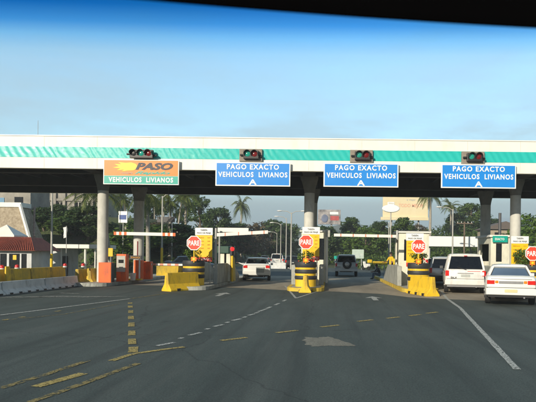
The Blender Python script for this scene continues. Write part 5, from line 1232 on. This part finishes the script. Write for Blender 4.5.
for i in range(360):
    Yq = rd.uniform(48,74); x = rd.uniform(-45,-12.6-max(0,Yq-70)*.1)
    if x < -18 and Yq > 62: continue
    if x < -24.0 and Yq < 56.5: continue
    cs.append((x,Yq,terrain(x,Yq)+rd.uniform(-.1,.5))); rs.append(rd.uniform(.3,.75))
a, b_, c = clump_leaves(cs,rs,60,.24); me = leaves_mesh('undergrowth',a,b_,c,M['leaf']); o = bpy.data.objects.new('undergrowth',me); C.objects.link(o); tag(o,'leafy undergrowth covering the banks on both sides of the road','undergrowth',kind='stuff')

# distant hills
mb = MB(); nx = 90; rows = (520,560,600,640,700)
for j, yy in enumerate(rows):
    for i in range(nx+1):
        x = -600+1200*i/nx; hh = (24+9*math.sin(x*.011+.5)+6*math.sin(x*.027+2)+2.5*math.sin(x*.09)+rd.uniform(-.8,.8))*(0,.55,1,.9,0)[j]; mb.v.append((x,yy,hh-.5))
for j in range(len(rows)-1):
    for i in range(nx): mb.f.append((j*(nx+1)+i,j*(nx+1)+i+1,(j+1)*(nx+1)+i+1,(j+1)*(nx+1)+i)); mb.m.append(0)
structure(mb.build('hills',mat('wooded_hills',(.035,.06,.025),.95,.3,.03,.8,.12),smooth=True))
# the hazy evening air
mb = MB(); mb.box(-640,640,-100,800,-3,52); hz = mb.build('haze',[]) if False else None
hm = bpy.data.materials.new('haze_air'); hm.use_nodes = True; t = hm.node_tree; t.nodes.clear(); ho = t.nodes.new('ShaderNodeOutputMaterial'); pv = t.nodes.new('ShaderNodeVolumePrincipled')
pv.inputs['Color'].default_value = (.86,.93,1,1); pv.inputs['Density'].default_value = .0009; pv.inputs['Anisotropy'].default_value = .0; t.links.new(pv.outputs[0],ho.inputs['Volume'])
hz = mb.build('haze',hm); tag(hz,'thin pale haze in the evening air over the whole place','haze',kind='stuff')
# ------------------------------------------------------------------ the car the photograph is taken from: roof edge and sun strip of its windscreen
def strip_mat():
    m = bpy.data.materials.new('sun_strip_glass'); m.use_nodes = True; t = m.node_tree; t.nodes.clear(); n = t.nodes.new; l = t.links.new
    o = n('ShaderNodeOutputMaterial'); tr = n('ShaderNodeBsdfTransparent'); tcn = n('ShaderNodeTexCoord'); sp_ = n('ShaderNodeSeparateXYZ'); l(tcn.outputs['Object'],sp_.inputs[0])
    mr = n('ShaderNodeMapRange'); mr.inputs['From Min'].default_value = 0; mr.inputs['From Max'].default_value = .09; l(sp_.outputs['Z'],mr.inputs[0])
    rp = n('ShaderNodeValToRGB'); e = rp.color_ramp.elements; e[0].position = 0; e[0].color = (1,1,1,1); e[1].position = 1; e[1].color = (.0,.09,.32,1)
    for pp,cc in ((.13,(.92,.98,1)),(.30,(.54,.82,1)),(.45,(.16,.50,.85)),(.65,(.02,.25,.60))): k = e.new(pp); k.color = (*cc,1)
    l(mr.outputs[0],rp.inputs[0]); l(rp.outputs[0],tr.inputs[0]); l(tr.outputs[0],o.inputs[0]); return m
Y0 = .62
zlow = px(268,66,Y0).z
r = thing('windscreen_header','black roof edge and blue tinted windscreen strip of the car in front of the lens','car part',(0,Y0,zlow))
mb = MB(); vs, fs = [], []; nx = 28
def bow(x): return -.10*x*x
def bev(x): return px(0,0,1).z*0
def edge_z(x):           # lower rim of the roof edge, dropping to the right
    return .0468 - .053*(x+.063)
for j in range(2):
    for i in range(nx+1):
        x = -.75+1.5*i/nx; zz = j*.13; vs.append((x,bow(x)-zz*.35,zz-.012*x*1.0))
fs = [(i,i+1,nx+2+i,nx+1+i) for i in range(nx)]
mb.add(vs,fs); o = mb.build('sun_strip',strip_mat(),r)
mb = MB(); vs, fs = [], []
for i in range(nx+1):
    x = -.75+1.5*i/nx; e_ = edge_z(x)
    for dy,dz in ((-.035,0.004),(-.028,-.004),(-.015,0),(-.01,.03),(-.06,.16),(-.30,.20),(-.30,.17),(-.09,.11)): vs.append((x,bow(x)-e_*.35+dy-.004,e_+dz))
for i in range(nx):
    for k in range(8): fs.append((i*8+k,i*8+(k+1)%8,(i+1)*8+(k+1)%8,(i+1)*8+k))
fs += [tuple(range(8)),tuple(range(nx*8,nx*8+8))]; mb.add(vs,fs); mb.build('roof_edge',mat('black_headliner',(.003,.003,.0035),1.0,spec=0),r,smooth=True)
